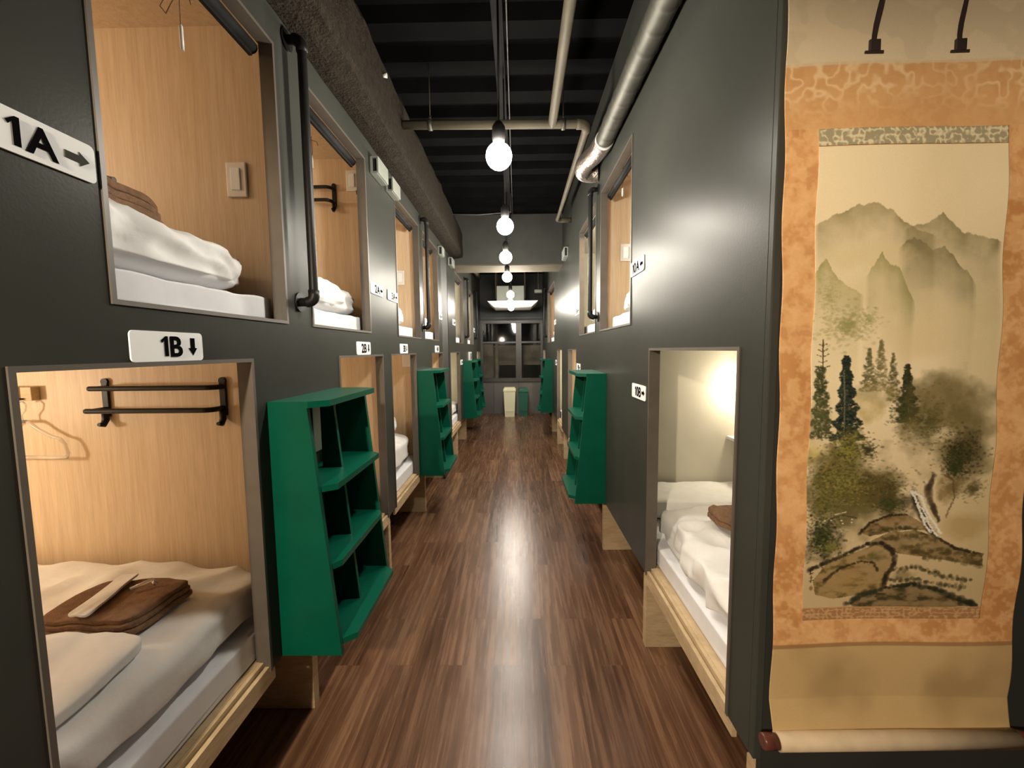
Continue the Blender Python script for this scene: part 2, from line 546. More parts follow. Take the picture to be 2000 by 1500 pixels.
def capsule(sign, side, hole, room, zr, label, extra=None, lining=None):
    """hole = (y0, y1, z0, z1) opening, room = (y0, y1) inside, zr = (floor, ceiling)."""
    s = -1 if side == 'L' else 1
    x0 = XL if side == 'L' else XR
    xb = x0 + s * 1.95
    a, b = room
    z0, z1 = zr
    xi = x0 + s * .021
    t = thing('sleeping_capsule', (x0, (a + b) / 2, z0 - .03), label, 'capsule', 'sleeping capsules along the corridor')
    lo, hi = min(xi, xb), max(xi, xb)
    mb = MB()
    mb.box(lo, hi, a - .018, a, z0, z1).box(lo, hi, b, b + .018, z0, z1)
    mb.box(lo, hi, a - .018, b + .018, z1, z1 + .018)
    mb.box(min(xb, xb + s * .018), max(xb, xb + s * .018), a - .018, b + .018, z0, z1 + .018)
    mb.build('lining', lining or M['oak'], t)
    MB().box(lo, hi, a - .018, b + .018, z0 - .03, z0).build('floor_board', M['ply'], t)
    y0, y1, h0, h1 = hole
    fx0, fx1 = x0 - s * .004, x0 + s * .045
    l2, h2 = min(fx0, fx1), max(fx0, fx1)
    th = .011
    mb = MB()
    mb.box(l2, h2, y0, y0 + th, h0, h1).box(l2, h2, y1 - th, y1, h0, h1).box(l2, h2, y0 + th, y1 - th, h1 - th, h1)
    low = h0 < 1
    if not low:
        mb.box(l2, h2, y0 + th, y1 - th, h0, h0 + th)
    mb.build('opening_frame', M['taupe'], t)
    if low:
        e0, e1 = sorted((x0 + s * .002, x0 + s * .016))
        g0, g1 = sorted((x0 + s * .016, x0 + s * .034))
        k0, k1 = sorted((x0 + s * .034, x0 + s * .052))
        MB().box(e0, e1, y0 - .02, y1 + .02, ZB - .045, ZB + .018).box(k0, k1, y0, y1, ZB - .03, ZB + .034).build('sill', M['ply'], t)
        MB().box(g0, g1, y0, y1, ZB - .03, ZB - .012).build('blind_track', M['black'], t)
    else:
        xr = x0 + s * .062
        rb = MB().tube([(xr, y0 + .005, h1 - .03), (xr, y1 - .02, h1 - .03)], .021, 14).build('roller_blind', M['rail'], t)
        MB().box(*sorted((xr - .006, xr + .006)), y0 + .01, y1 - .03, h1 - .062, h1 - .045).build('hem_bar', M['rail'], rb)
    return t

def cord(x, y, z0, z1, label, bow=True):
    z0 -= .002
    t = thing('pull_cord', (x, y, z0), label, 'cord', 'light pull cords')
    mb = MB().tube([(x, y, z0), (x + .003, y, (z0 + z1) / 2), (x, y, z1 + .07)], .0016, 6)
    if bow:
        zk = z1 + .15
        mb.tube([(x, y, zk), (x - .03, y, zk + .008), (x - .055, y, zk - .03), (x - .04, y, zk - .05), (x - .02, y, zk - .02), (x, y, zk), (x + .03, y, zk - .012), (x + .035, y, zk - .03)], .002, 6)
    mb.build('string', M['towel'], t)
    MB().tube([(x, y, z1 + .07), (x, y, z1 + .065), (x, y, z1)], [.003, .005, .005], 10).build('handle', M['plastic'], t)

def switch_plate(x, y, z, label, w=.075, h=.125):
    y -= .001
    t = thing('light_switch', (x, y, z), label, 'switch', 'switches inside the capsules')
    MB().box(x - w / 2, x + w / 2, y - .011, y, z - h / 2, z + h / 2, .004).build('plate', M['plastic'], t)
    MB().box(x - .018, x + .018, y - .017, y - .010, z - .04, z + .04, .003).build('rocker', M['signwhite'], t.children[0])

def coat_rack(x0, x1, y, z0, z1, label):
    t = thing('luggage_rack', ((x0 + x1) / 2, y, z0), label, 'rack', 'black racks inside the capsules')
    y -= .001
    for x in (x0, x1):
        mb = MB().box(x - .013, x + .013, y - .009, y, z0 + .03, z1 - .008, .003).tube([(x, y - .0088, z1 - .012), (x, y - .0002, z1 - .012)], .0135, 14)
        mb.tube([(x, y - .0125, z0 + .05), (x, y - .0135, z0 + .018), (x, y - .024, z0), (x, y - .042, z0 + .004)], [.012, .012, .011, .007], 10)
        mb.build('hook_post', M['black'], t)
    for z, d in ((z1 - .035, .052), (z1 - .118, .072)):
        r = .035
        p = [(x0 - .012, y - d, z), (x0 - .008, y - d, z)] + arc((x1 - r, y - d + r, z), r, 1.5 * math.pi, 2 * math.pi, (1, 0, 0), (0, 1, 0), 6) + [(x1, y - .008, z)]
        br_ = MB().tube(p, .0098, 12).tube([(x0, y - .008, z), (x0, y - d, z)], .0085, 10).build('bar', M['black'], t)
        MB().tube([(x0 - .015, y - d, z), (x0 - .0115, y - d, z)], .0092, 12).build('end_cap', M['duct'], br_)  # paler metal cap, light on the bar's end put into its colour

def cloth(name, mb, mat, label, cat, group=None):
    return tag(center_origin(mb.build(name, mat)), label, cat, group)

def folded_towel(cx, cy, z, lx, ly, label, layers=3, th=.017, slope=0, rot=0, strap=True, seed=0, bend=0):
    t = thing('folded_towel', (cx, cy, z), label, 'towel', 'folded brown towels on the beds')
    for k in range(layers):
        mb = MB()
        soft(mb, (cx - lx / 2 + k * .004, cy - ly / 2 + k * .006, z + k * th), (cx + lx / 2 - k * .006, cy + ly / 2 - k * .003, z + k * th + th * 1.12), 8, 12, .004, 9, seed + k)
        for v in mb.bm.verts:
            v.co.z += bend * (v.co.x - cx) ** 2 + slope * (v.co.x - cx)
        mb.build('fold', M['towel'], t)
    if strap:
        zt = z + layers * th + .012
        mb = MB()
        soft(mb, (cx - .07, cy - ly * .48, zt), (cx - .005, cy + ly * .48, zt + .008), 10, 14, .001, 9, seed)
        for v in mb.bm.verts:
            v.co.x += (v.co.y - cy) * -.36
        mb.build('paper_band', M['cotton'], t)
        MB().tube([(cx + .02, cy + .02, zt + .002), (cx + .05, cy + .06, zt + .012), (cx + .075, cy + .05, zt + .004)], .006, 8).build('wrapped_toothbrush', M['clear'], t)
    t.rotation_euler.z = rot
    return t

D = {}
# ---- left upper capsules
rooms_l = {'1': (.585, 1.58), '2': (1.645, 2.62), '3': (2.685, 3.67), '4': (3.735, 4.66), '5': (5.14, 6.72), '6': (6.78, 8.20)}
ordw = {'1': 'first', '2': 'second', '3': 'third', '4': 'fourth', '5': 'fifth', '6': 'sixth'}
for sg, (a, b) in LU.items():
    n = sg[:-1]
    rm = rooms_l[n]
    capsule(sg, 'L', (a, b, ZS, ZT), rm, (1.60, 2.685), f'upper oak-lined sleeping capsule on the left wall beside sign {sg}' if n in '1234' else f'upper sleeping capsule on the left wall beyond the cross beam, beside sign {sg}',
            lining=M['oak'] if n in '1234' else M['cream'])
    reading_lamp(-2.25, (rm[0] + rm[1]) / 2 - .1, 2.66, f'small ceiling lamp deep inside upper capsule {sg}', POD_WATTS * (1 if n in '1234' else 2.2))
    mid = rm[0]
    mb = MB(); soft(mb, (-2.72, rm[0] + .03, 1.601), (-.912, rm[1] - .02, 1.70), 30, 26, .008, 4.5, int(n), (1, 1, 1), ridge=.4)
    mat_ = cloth('mattress', mb, M['sheet'], f'white sheeted mattress in upper capsule {sg}', 'mattress', 'mattresses in the capsules')
    mb = MB(); soft(mb, (-1.75, rm[0] + .04, 1.703), (-.95, rm[1] - .036, 1.90), 5, 40, .026, 5.0, int(n) * 2 + 1, (1, 1, 1.3), ridge=.9, tilt=(-.10, -.05))
    D[sg] = rest(cloth('duvet', mb, M['cotton'], f'puffy white folded duvet in upper capsule {sg}', 'duvet', 'duvets in the capsules'), [mat_], 0, False)
for n, y in (('1', 1.58), ('3', 3.67)):
    switch_plate(-1.036 if n == '1' else -1.02, y, 2.143, f'white switch plate on the oak end wall of upper capsule {n}A')
switch_plate(-1.005, 2.62, 2.55, 'white switch plate beside the dark holder in upper capsule 2A')
t = tag(center_origin(MB().box(-.955, -.925, 2.585, 2.619, 2.45, 2.63, .008).box(-.965, -.925, 2.56, 2.59, 2.45, 2.475, .004).build('phone_holder', M['black'])), 'dark holder on the end wall at the opening edge of upper capsule 2A', 'holder')
coat_rack(-1.40, -1.121, 2.62, 2.37, 2.535, 'black two-bar rack on the end wall of upper capsule 2A')
cord(-.95, 1.24, 2.685, 2.366, 'thin pull cord with white tip hanging in upper capsule 1A')
cord(-1.12, 2.35, 2.685, 2.515, 'thin knotted pull cord with white tip hanging in upper capsule 2A')
cord(-1.0, 3.4, 2.685, 2.41, 'pull cord with white tip hanging in upper capsule 3A', False)
rest(folded_towel(-1.20, 1.13, 1.935, .30, .30, 'stack of folded brown towels on the duvet in upper capsule 1A', 3, .024, 0, .1, True, 3, 0), [D['1A']], 1.935, gap=.012)
rest(folded_towel(-1.28, 2.12, 1.935, .26, .26, 'brown towel just showing on the duvet in upper capsule 2A', 2, .02, 0, .1, False, 5), [D['2A']], 1.935, gap=.012)

# ---- left lower capsules
rooms_d = {'1': (.585, 1.58), '2': (1.645, 2.62), '3': (2.685, 3.67), '4': (3.735, 4.72), '5': (5.14, 6.72), '7': (8.26, 9.55)}
for sg, (a, b) in LD.items():
    n = sg[:-1]
    rm = rooms_d[n]
    capsule(sg, 'L', (a, b, ZB, ZM), rm, (.455, 1.535), f'lower oak-lined sleeping capsule on the left wall under sign {sg}' if n in '1234' else
            ('lower cream-lined sleeping capsule on the left wall just past the dark column' if n == '5' else 'lower sleeping capsule at the far end of the left wall by the window'),
            lining=M['oak'] if n in '1234' else M['cream'])
    where = {'1': 'in lower capsule 1B nearest the camera', '2': 'in lower capsule 2B behind the nearest green steps', '3': 'in lower capsule 3B', '4': 'in lower capsule 4B behind the second green steps', '5': 'in the lower left capsule past the dark column', '7': 'in the lower left capsule by the window'}[n]
    reading_lamp(-2.3, (rm[0] + rm[1]) / 2 - .05, 1.51, f'small ceiling lamp {where}', POD_WATTS * (1.2 if n in '1234' else 2.4))
    mb = MB(); soft(mb, (-2.75, rm[0] + .025, .456), (-.898, rm[1] - .02, .558), 30, 24, .007, 3.5, int(n) + 10, ridge=.3)
    mat_ = cloth('mattress', mb, M['sheet'], f'white sheeted mattress {where}', 'mattress', 'mattresses in the capsules')
    top = .71 if n != '3' else .80
    mb = MB(); soft(mb, (-2.7, rm[0] + .045, .562), (-.925, rm[1] - .04, top), 5.5, 56, .021, 3.3, int(n) * 3 + 2, (1, .8, 1), ridge=.8)
    D[sg] = rest(cloth('duvet', mb, M['cotton'], f'crumpled white duvet {where}', 'duvet', 'duvets in the capsules'), [mat_], 0, False, .001)
Y1 = 1.579
coat_rack(-1.606, -1.144, Y1, 1.228, 1.406, 'black two-bar rack on the oak end wall of lower capsule 1B')
t = thing('coat_hook', (-1.89, Y1, 1.32), 'pair of small wooden peg blocks with a hook in lower capsule 1B', 'hook')
MB().box(-1.915, -1.872, Y1 - .03, Y1, 1.325, 1.378, .002).box(-1.975, -1.93, Y1 - .03, Y1, 1.325, 1.378, .002).build('peg_block', M['ply'], t)
MB().tube([(-1.98, Y1 - .02, 1.345), (-1.95, Y1 - .04, 1.335), (-1.90, Y1 - .034, 1.332)], .003, 8).build('hook', M['black'], t)
t = thing('coat_hanger', (-1.93, Y1 - .035, 1.10), 'clear plastic coat hanger hanging from the peg in lower capsule 1B', 'hanger')
yh = Y1 - .035
pts = [(-1.895, 1.245), (-1.878, 1.235), (-1.85, 1.212), (-1.80, 1.185), (-1.772, 1.178), (-1.755, 1.155), (-1.745, 1.12), (-1.752, 1.103), (-1.80, 1.104), (-1.93, 1.106)]
half = [(x, yh, z) for x, z in pts]
full = half + [(-1.93 * 2 - x, yh, z) for x, z in [(p[0], p[2]) for p in half][::-1]]
MB().tube(full + [full[0]], .006, 8).build('hanger_arms', M['clear'], t)
MB().tube([(-1.91, yh, 1.245), (-1.912, yh, 1.27), (-1.895, yh, 1.288), (-1.89, yh, 1.31), (-1.905, yh, 1.325), (-1.92, yh, 1.318)], .003, 8).build('hanger_hook', M['clear'], t)
T1 = rest(folded_towel(-1.215, 1.17, .712, .31, .23, 'folded brown towels with a white paper band on the duvet in lower capsule 1B', 3, .015, 0, -.08, True, 8), [D['1B']], .712)
mb = MB(); soft(mb, (-1.75, .64, .685), (-.985, 1.035, .722), 9, 26, .006, 5, 4, ridge=.4)
rest(cloth('folded_sheet', mb, M['cotton'], 'loose white folded sheet in front of the towels in lower capsule 1B', 'sheet'), [D['1B']], .685)
mb = MB(); soft(mb, (-1.55, 3.05, .78), (-1.0, 3.56, .96), 2.6, 22, .02, 4, 9, tilt=(.0, .1), ridge=.5)
rest(cloth('pillow', mb, M['cotton'], 'plump white pillow standing on the bedding in lower capsule 3B', 'pillow', 'pillows in the capsules'), [D['3B']], .78)
tag(center_origin(MB().box(-1.02, -.93, 3.648, 3.669, 1.36, 1.47, .003).build('notice_card', M['plastic'])), 'pale card on the end wall of lower capsule 3B', 'card')
tag(center_origin(MB().box(-.935, -.91, 3.62, 3.669, 1.15, 1.25, .006).build('wall_holder', M['taupe'])), 'small brown holder at the opening edge of lower capsule 3B', 'holder')

# ---- right capsules
rooms_r = {'10A': (1.04, 3.07), '9A': (3.14, 5.3), '8A': (5.9, 8.3), '10B': (1.04, 2.58), '9B': (2.65, 5.1), '8B': (5.3, 6.5), '7B': (8.3, 9.55)}
for sg, (a, b) in RU.items():
    rm = rooms_r[sg]
    capsule(sg, 'R', (a, b, ZS + .022, ZT + .02), rm, (1.62, 2.70), f'upper sleeping capsule on the right wall beside sign {sg}', lining=M['oak'] if sg != '9A' else M['cream'])
    reading_lamp(2.0 if sg != '9A' else 1.2, (a + b) / 2, 2.67, f'small ceiling lamp inside upper capsule {sg}', POD_WATTS * (1 if sg != '9A' else 3.2))
    mb = MB(); soft(mb, (.685, rm[0] + .03, 1.621), (2.5, rm[1] - .03, 1.728), 30, 22, .008, 3.5, len(sg) + 5, ridge=.4)
    mat_ = cloth('mattress', mb, M['sheet'], f'white sheeted mattress in upper capsule {sg}', 'mattress', 'mattresses in the capsules')
    mb = MB(); soft(mb, (.685, rm[0] + .3, 1.73), (1.6, 3.035 if sg == '10A' else b - .02, 1.865), 4, 32, .022, 4.5, len(sg) + 7, ridge=.8)
    D[sg] = rest(cloth('duvet', mb, M['cotton'], f'folded white duvet in upper capsule {sg}', 'duvet', 'duvets in the capsules'), [mat_], 0, False, .001)
mb = MB(); soft(mb, (.695, 2.28, 1.86), (1.2, 2.72, 1.985), 2.8, 22, .014, 5, 31, ridge=.7, tilt=(0, -.15))
rest(cloth('pillow', mb, M['cotton'], 'white pillow on the folded duvet in upper capsule 10A', 'pillow', 'pillows in the capsules'), [D['10A']], 1.86)
switch_plate(.80, 3.07, 2.197, 'white switch plate on the oak end wall of upper capsule 10A')
cord(.705, 2.8, 2.70, 2.50, 'dark knotted pull cord hanging in upper capsule 10A')
for sg, (a, b) in RD.items():
    rm = rooms_r[sg]
    where = {'10B': 'in lower right capsule 10B', '9B': 'in lower right capsule 9B behind the green steps', '8B': 'in the third lower capsule on the right wall', '7B': 'in the lower right capsule by the window'}[sg]
    capsule(sg, 'R', (a, b, ZB, ZM + .02), rm, (.455, 1.535), {'10B': 'lower cream-lined sleeping capsule on the right wall beside sign 10B', '9B': 'lower oak-lined sleeping capsule on the right wall behind the green steps', '8B': 'third lower sleeping capsule on the right wall', '7B': 'lower sleeping capsule at the far end of the right wall'}[sg],
            lining=M['cream'] if sg in ('10B', '8B') else M['oak'])
    mb = MB(); soft(mb, (.668, rm[0] + .03, .456), (2.5, rm[1] - .03, .548), 30, 24, .007, 3.5, len(sg) + 20, ridge=.4)
    mat_ = cloth('mattress', mb, M['sheet'], f'white sheeted mattress {where}', 'mattress', 'mattresses in the capsules')
    mb = MB(); soft(mb, (.69, rm[0] + .06, .552), (2.4, (2.10 if sg == '10B' else rm[1] - .2), .70), 5.5, 48, .036, 3.6, len(sg) + 17, ridge=1.1)
    D[sg] = rest(cloth('duvet', mb, M['cotton'], f'crumpled white duvet {where}', 'duvet', 'duvets in the capsules'), [mat_], 0, False, .001)
    if sg != '10B':
        reading_lamp(1.2, (rm[0] + rm[1]) / 2, 1.51, f'small ceiling lamp {where}', POD_WATTS * 1.8)
mb = MB(); soft(mb, (.69, 2.18, .556), (2.3, 2.55, .672), 7, 26, .012, 4, 55, ridge=.4)
cloth('pillow', mb, M['cotton'], 'white pillow against the cream end wall of lower right capsule 10B', 'pillow', 'pillows in the capsules')
rest(folded_towel(1.02, 1.80, .70, .30, .13, 'folded brown towel on the duvet in lower right capsule 10B', 2, .022, 0, 0, False, 12), [D['10B']], .70)
t = thing('reading_lamp', (1.415, 2.579, 1.36), 'small lit lamp on the end wall of lower right capsule 10B', 'lamp', 'reading lamps in the capsules')
MB().box(1.39, 1.44, 2.56, 2.579, 1.345, 1.40, .004).tube([(1.415, 2.57, 1.37), (1.415, 2.53, 1.365)], .008, 10).build('lamp_base', M['plastic'], t)
MB().tube([(1.415, 2.53, 1.385), (1.415, 2.525, 1.36), (1.415, 2.52, 1.335)], [.015, .028, .032], 16).build('lamp_shade', M['plastic'], t)
MB().sphere((1.413, 2.52, 1.328), .018, 2).build('lamp_bulb', M['lampglow'], t)
ld = bpy.data.lights.new('lamp_light', 'POINT'); ld.energy = 8; ld.color = (1, .88, .68); ld.shadow_soft_size = .04
lo = bpy.data.objects.new('lamp_light', ld); COL.objects.link(lo); lo.parent = t; lo.location = (-.02, -.12, -.10)
t = thing('wall_shelf', (1.5, 2.58, .90), 'small white shelf at the end wall of lower right capsule 10B', 'shelf')
MB().box(1.322, 1.75, 2.36, 2.578, .925, .945, .003).build('shelf_board', M['plastic'], t)
MB().box(1.36, 1.75, 2.40, 2.578, .82, .925).build('bracket', M['cream'], t)

# plank legs that carry the capsules
def plank_leg(x0, x1, y, label):
    tag(center_origin(MB().box(x0, x1, y - .022, y + .022, 0, .372, .002).build('plank_leg', M['ply'])), label, 'leg', 'plywood legs under the capsules')
for y, w in ((1.625, 'under the nearest green steps on the left'), (2.66, 'between left capsules 2B and 3B'), (3.735, 'under the second green steps on the left'), (4.76, 'below the dark column on the left'), (5.84, 'past the dark column on the left'), (6.86, 'under the third green steps on the left'), (7.95, 'under the farthest green steps on the left'), (.56, 'near the camera on the left')):
    plank_leg(-2.7, -.868, y, f'plywood plank leg {w}')
for y, w in ((1.98, 'between capsule 10B and the right green steps'), (2.99, 'under the nearer green steps on the right'), (4.16, 'behind the nearer green steps on the right'), (5.56, 'under the third lower opening on the right'), (6.46, 'beyond the third lower opening on the right'), (7.46, 'under the farther green steps on the right'), (1.045, 'below the scroll wall corner')):
    plank_leg(.632, 2.5, y, f'plywood plank leg {w}')

# ---------------------------------------------------------------- signs
dg = None
def glyphs(text, size, bold=.022):
    """Bold lettering as one mesh; the figure 1 is drawn with its flag."""
    bm = bmesh.new()
    x = 0.0
    for ch in text:
        if ch == '1':
            H_ = size * .70
            w = size * .125
            p = [(0, H_ * .78), (size * .20, H_), (size * .20 + w * .75, H_), (size * .20 + w * .75, 0), (size * .20 - w * .45, 0), (size * .20 - w * .45, H_ * .80), (size * .055, H_ * .665)]
            A = [[bm.verts.new((x + a, b, e)) for a, b in p] for e in (0, .0008)]
            bm.faces.new(A[1]); bm.faces.new(A[0][::-1])
            for k in range(7): bm.faces.new((A[0][k], A[0][(k + 1) % 7], A[1][(k + 1) % 7], A[1][k]))
            x += size * .20 + w * .75 + size * .10
            continue
        cu = bpy.data.curves.new('lettering', 'FONT')
        cu.body = ch
        cu.size = size
        cu.offset = bold * size
        cu.extrude = .0004
        ob = bpy.data.objects.new('lettering', cu)
        COL.objects.link(ob)
        d = bpy.context.evaluated_depsgraph_get()
        me = bpy.data.meshes.new_from_object(ob.evaluated_get(d))
        bpy.data.objects.remove(ob)
        mn = min(v.co.x for v in me.vertices); mx_ = max(v.co.x for v in me.vertices)
        me.transform(Matrix.Translation((x - mn, 0, .0004)))
        bm.from_mesh(me)
        x += mx_ - mn + size * .075
    bmesh.ops.recalc_face_normals(bm, faces=bm.faces[:])
    me = bpy.data.meshes.new('lettering')
    bm.to_mesh(me)
    bm.free()
    return me

def sign(side, y0, y1, z0, z1, text, arrow, label, first=None, colour='ink'):
    s = 1 if side == 'L' else -1
    x0 = XL if side == 'L' else XR
    t = thing('capsule_sign', (x0, (y0 + y1) / 2, z0), label, 'sign', 'white capsule number signs')
    w, h = y1 - y0, z1 - z0
    # rounded plate
    r = h * .14
    pts = []
    for cx, cy, a in ((w / 2 - r, h - r, 0), (-w / 2 + r, h - r, 90), (-w / 2 + r, r, 180), (w / 2 - r, r, 270)):
        for k in range(6):
            q = math.radians(a + k * 18)
            pts.append((cx + r * math.cos(q), cy + r * math.sin(q)))
    mb = MB()
    A = []
    for e in (0.001, .0045):
        A.append([mb.bm.verts.new((s * e, s * p[0], p[1])) for p in pts])
    n = len(pts)
    mb.bm.faces.new(A[1])
    mb.bm.faces.new(A[0][::-1])
    for i in range(n): mb.bm.faces.new((A[0][i], A[0][(i + 1) % n], A[1][(i + 1) % n], A[1][i]))
    me = bpy.data.meshes.new('sign_plate')
    bmesh.ops.recalc_face_normals(mb.bm, faces=mb.bm.faces[:])
    mb.bm.to_mesh(me); mb.bm.free()
    pl = link('sign_plate', me, M['signwhite'], t)
    me = glyphs(text, h * .92)
    xs = [v.co.x for v in me.vertices]; ys = [v.co.y for v in me.vertices]
    tw, thh = max(xs) - min(xs), max(ys) - min(ys)
    sc = (h * .70) / thh
    sx = sc * 1.0
    rgt = w / 2 - h * .95          # letters end left of the arrow
    lx = rgt - tw * sx
    lx = max(lx, -w / 2 + h * .08)
    mnx, mny = min(xs), min(ys)
    for v in me.vertices:
        a, b, c = v.co
        v.co = (s * (.0052 + c), s * (lx + (a - mnx) * sx), h * .15 + (b - mny) * sc)
    link('lettering', me, M['ink'], t)
    L_ = h * .62; hw = h * .19; sh = h * .095
    base = [(-sh, L_ / 2), (sh, L_ / 2), (sh, -L_ * .08), (hw, -L_ * .08), (0, -L_ / 2), (-hw, -L_ * .08), (-sh, -L_ * .08)]  # points down
    ang = {'d': 0, 'r': math.pi / 2, 'l': -math.pi / 2}[arrow]
    cx, cy = w / 2 - h * .48, h * .5
    mb = MB()
    pp = [(cx + p[0] * math.cos(ang) - p[1] * math.sin(ang), cy + p[0] * math.sin(ang) + p[1] * math.cos(ang)) for p in base]
    A = [[mb.bm.verts.new((s * e, s * p[0], p[1])) for p in pp] for e in (.0046, .0058)]
    mb.bm.faces.new(A[1]); mb.bm.faces.new(A[0][::-1])
    for i in range(7): mb.bm.faces.new((A[0][i], A[0][(i + 1) % 7], A[1][(i + 1) % 7], A[1][i]))
    bmesh.ops.recalc_face_normals(mb.bm, faces=mb.bm.faces[:])
    me = bpy.data.meshes.new('arrow'); mb.bm.to_mesh(me); mb.bm.free()
    link('arrow', me, M[colour], t)

sign('L', .63, .846, 1.84, 1.912, '1A', 'r', 'white sign reading 1A with a grey arrow at the upper left edge', colour='greyink')
sign('L', .887, 1.093, 1.482, 1.553, '1B', 'd', 'white sign reading 1B with a down arrow above the nearest lower opening')
sign('L', 2.402, 2.62, 1.84, 1.908, '2A', 'l', 'white sign reading 2A beside the second upper opening')
sign('L', 2.158, 2.361, 1.483, 1.554, '2B', 'd', 'white sign reading 2B above the nearest green steps')
sign('L', 2.72, 2.938, 1.84, 1.907, '3A', 'r', 'white sign reading 3A left of the third upper opening')
sign('L', 2.96, 3.17, 1.484, 1.554, '3B', 'd', 'white sign reading 3B above the third lower opening')
sign('L', 4.50, 4.685, 1.845, 1.915, '4A', 'l', 'white sign reading 4A before the dark column')
sign('L', 4.235, 4.45, 1.484, 1.554, '4B', 'd', 'white sign reading 4B above the second green steps')
sign('L', 5.44, 5.68, 1.84, 1.92, '5A', 'r', 'white sign reading 5A just past the dark column')
sign('L', 8.1, 8.34, 1.86, 1.94, '6A', 'l', 'white sign reading 6A at the far end of the left wall')
sign('L', 6.12, 6.36, 1.285, 1.36, '5B', 'l', 'white sign reading 5B beside the third green steps')
sign('R', 1.987, 2.205, 1.872, 1.945, '10A', 'l', 'white sign reading 10A beside the nearest upper opening on the right')
sign('R', 1.93, 2.156, 1.25, 1.322, '10B', 'r', 'white sign reading 10B left of the nearest right lower opening')
sign('R', 4.02, 4.26, 1.84, 1.915, '9A', 'r', 'white sign reading 9A beyond the pole on the right wall')
sign('R', 3.93, 4.17, 1.285, 1.36, '9B', 'l', 'white sign reading 9B above the nearer right green steps')
sign('R', 6.24, 6.46, 1.26, 1.34, '8B', 'r', 'white sign reading 8B beside the third right lower opening')
sign('R', 6.38, 6.62, 1.89, 1.965, '8A', 'l', 'white sign reading 8A beside the far upper opening on the right')

# ---------------------------------------------------------------- grab poles
def pole(side, y, z0, z1, label):
    s = 1 if side == 'L' else -1
    x0 = XL if side == 'L' else XR
    t = thing('grab_pole', (x0, y, z0), label, 'pole', 'black grab poles beside the upper openings')
    xo = x0 + s * .058
    r = .025
    p = [(x0 + s * .004, y, z0)] + arc((xo - s * r, y, z0 + r), r, -math.pi / 2, 0, (s, 0, 0), (0, 0, 1), 6) + arc((xo - s * r, y, z1 - r), r, 0, math.pi / 2, (s, 0, 0), (0, 0, 1), 6) + [(x0 + s * .004, y, z1)]
    rl = MB().tube(p, .0165, 14).build('rail', M['black'], t)
    for z in (z0, z1):
        MB().tube([(x0 + s * .0005, y, z), (x0 + s * .006, y, z)], .037, 18).build('flange', M['black'], t)
    for z, dz in ((z0, 1), (z1, -1)):
        MB().tube([(x0 + s * .03, y, z)] + arc((xo - s * r, y, z + dz * r), r, -math.pi / 2 * dz, 0, (s, 0, 0), (0, 0, 1), 6) + [(xo, y, z + dz * .045)], .0205, 14).build('elbow', M['black'], rl)
pole('L', 1.612, 1.695, 2.655, 'black pipe grab pole between upper capsules 1A and 2A')
pole('L', 3.712, 1.71, 2.655, 'black pipe grab pole between upper capsules 3A and 4A')
pole('L', 6.75, 1.72, 2.655, 'black pipe grab pole past the cross beam, nearer of two on the left')
pole('L', 8.22, 1.74, 2.655, 'black pipe grab pole at the far end of the left wall')
pole('R', 3.11, 1.74, 2.66, 'black pipe grab pole between upper capsules 10A and 9A')
pole('R', 8.2, 1.76, 2.70, 'black pipe grab pole at the far end of the right wall')

# ---------------------------------------------------------------- green steps
def steps(side, y0, y1, label):
    s = 1 if side == 'L' else -1
    x0 = XL if side == 'L' else XR
    X = lambda d: x0 + s * d
    t = thing('step_shelf', (x0, (y0 + y1) / 2, .425), label, 'steps', 'green step shelves fixed to the walls')
    top, bot = 1.312, .425
    def dep(z): return .134 + (top - z) / (top - bot) * .080
    for a in (y0, y1 - .02):
        MB().prism([(X(.001), bot), (X(dep(bot)), bot), (X(dep(top)), top), (X(.001), top)], 'Y', a, a + .02).build('side_panel', M['green'], t)
    ym = (y0 + y1) / 2
    for zt, zb, k in ((1.303, 1.035, 0), (1.012, .752, 1), (.73, .474, 2)):
        d1, d0 = dep(zt) - .03, dep(zb) - .03
        MB().prism([(X(.052), zb), (X(d0), zb), (X(d1), zt), (X(.052), zt)], 'Y', ym - .009, ym + .009).build('divider', M['green'], t)
    for z, d, full in ((1.312, .192, 1), (1.012, .205, 0), (.730, .208, 0), (.452, .252, 0)):
        c = .045
        if full:
            a, b = y0, y1
            pts = [(X(.001), a), (X(dep(z) + .004), a), (X(d), a + c), (X(d), b - c), (X(dep(z) + .004), b), (X(.001), b)]
        else:
            a, b = y0 + .0205, y1 - .0205
            e = dep(z) - .004
            pts = [(X(.001), a), (X(e), a), (X(e), y0 + .004), (X(d), y0 + c), (X(d), y1 - c), (X(e), y1 - .004), (X(e), b), (X(.001), b)]
            pts = [(X(.001), a), (X(e), a), (X(d), y0 + c + .01), (X(d), y1 - c - .01), (X(e), b), (X(.001), b)]
        mb = MB().prism(pts, 'Z', z, z + .022)
        mb.build('tread', M['green'], t)
steps('L', 1.365, 1.905, 'green step shelf nearest the camera on the left, between 1B and 2B')
steps('L', 3.455, 4.0, 'green step shelf second along the left wall, before the dark column')
steps('L', 6.42, 6.98, 'green step shelf third along the left wall, past the dark column')
steps('L', 7.46, 8.02, 'green step shelf farthest along the left wall, half hidden')
steps('R', 2.785, 3.33, 'green step shelf nearer the camera on the right wall')
steps('R', 6.96, 7.55, 'green step shelf farther along the right wall')
for y0, y1, w in ((1.40, 1.70, 'nearest'),):
    t = tag(center_origin(MB().box(XL + .001, XL + .006, 1.66, 1.872, 1.085, 1.29, .002).build('notice_board', M['plastic'])), 'pale card on the wall behind the nearest green steps', 'card')

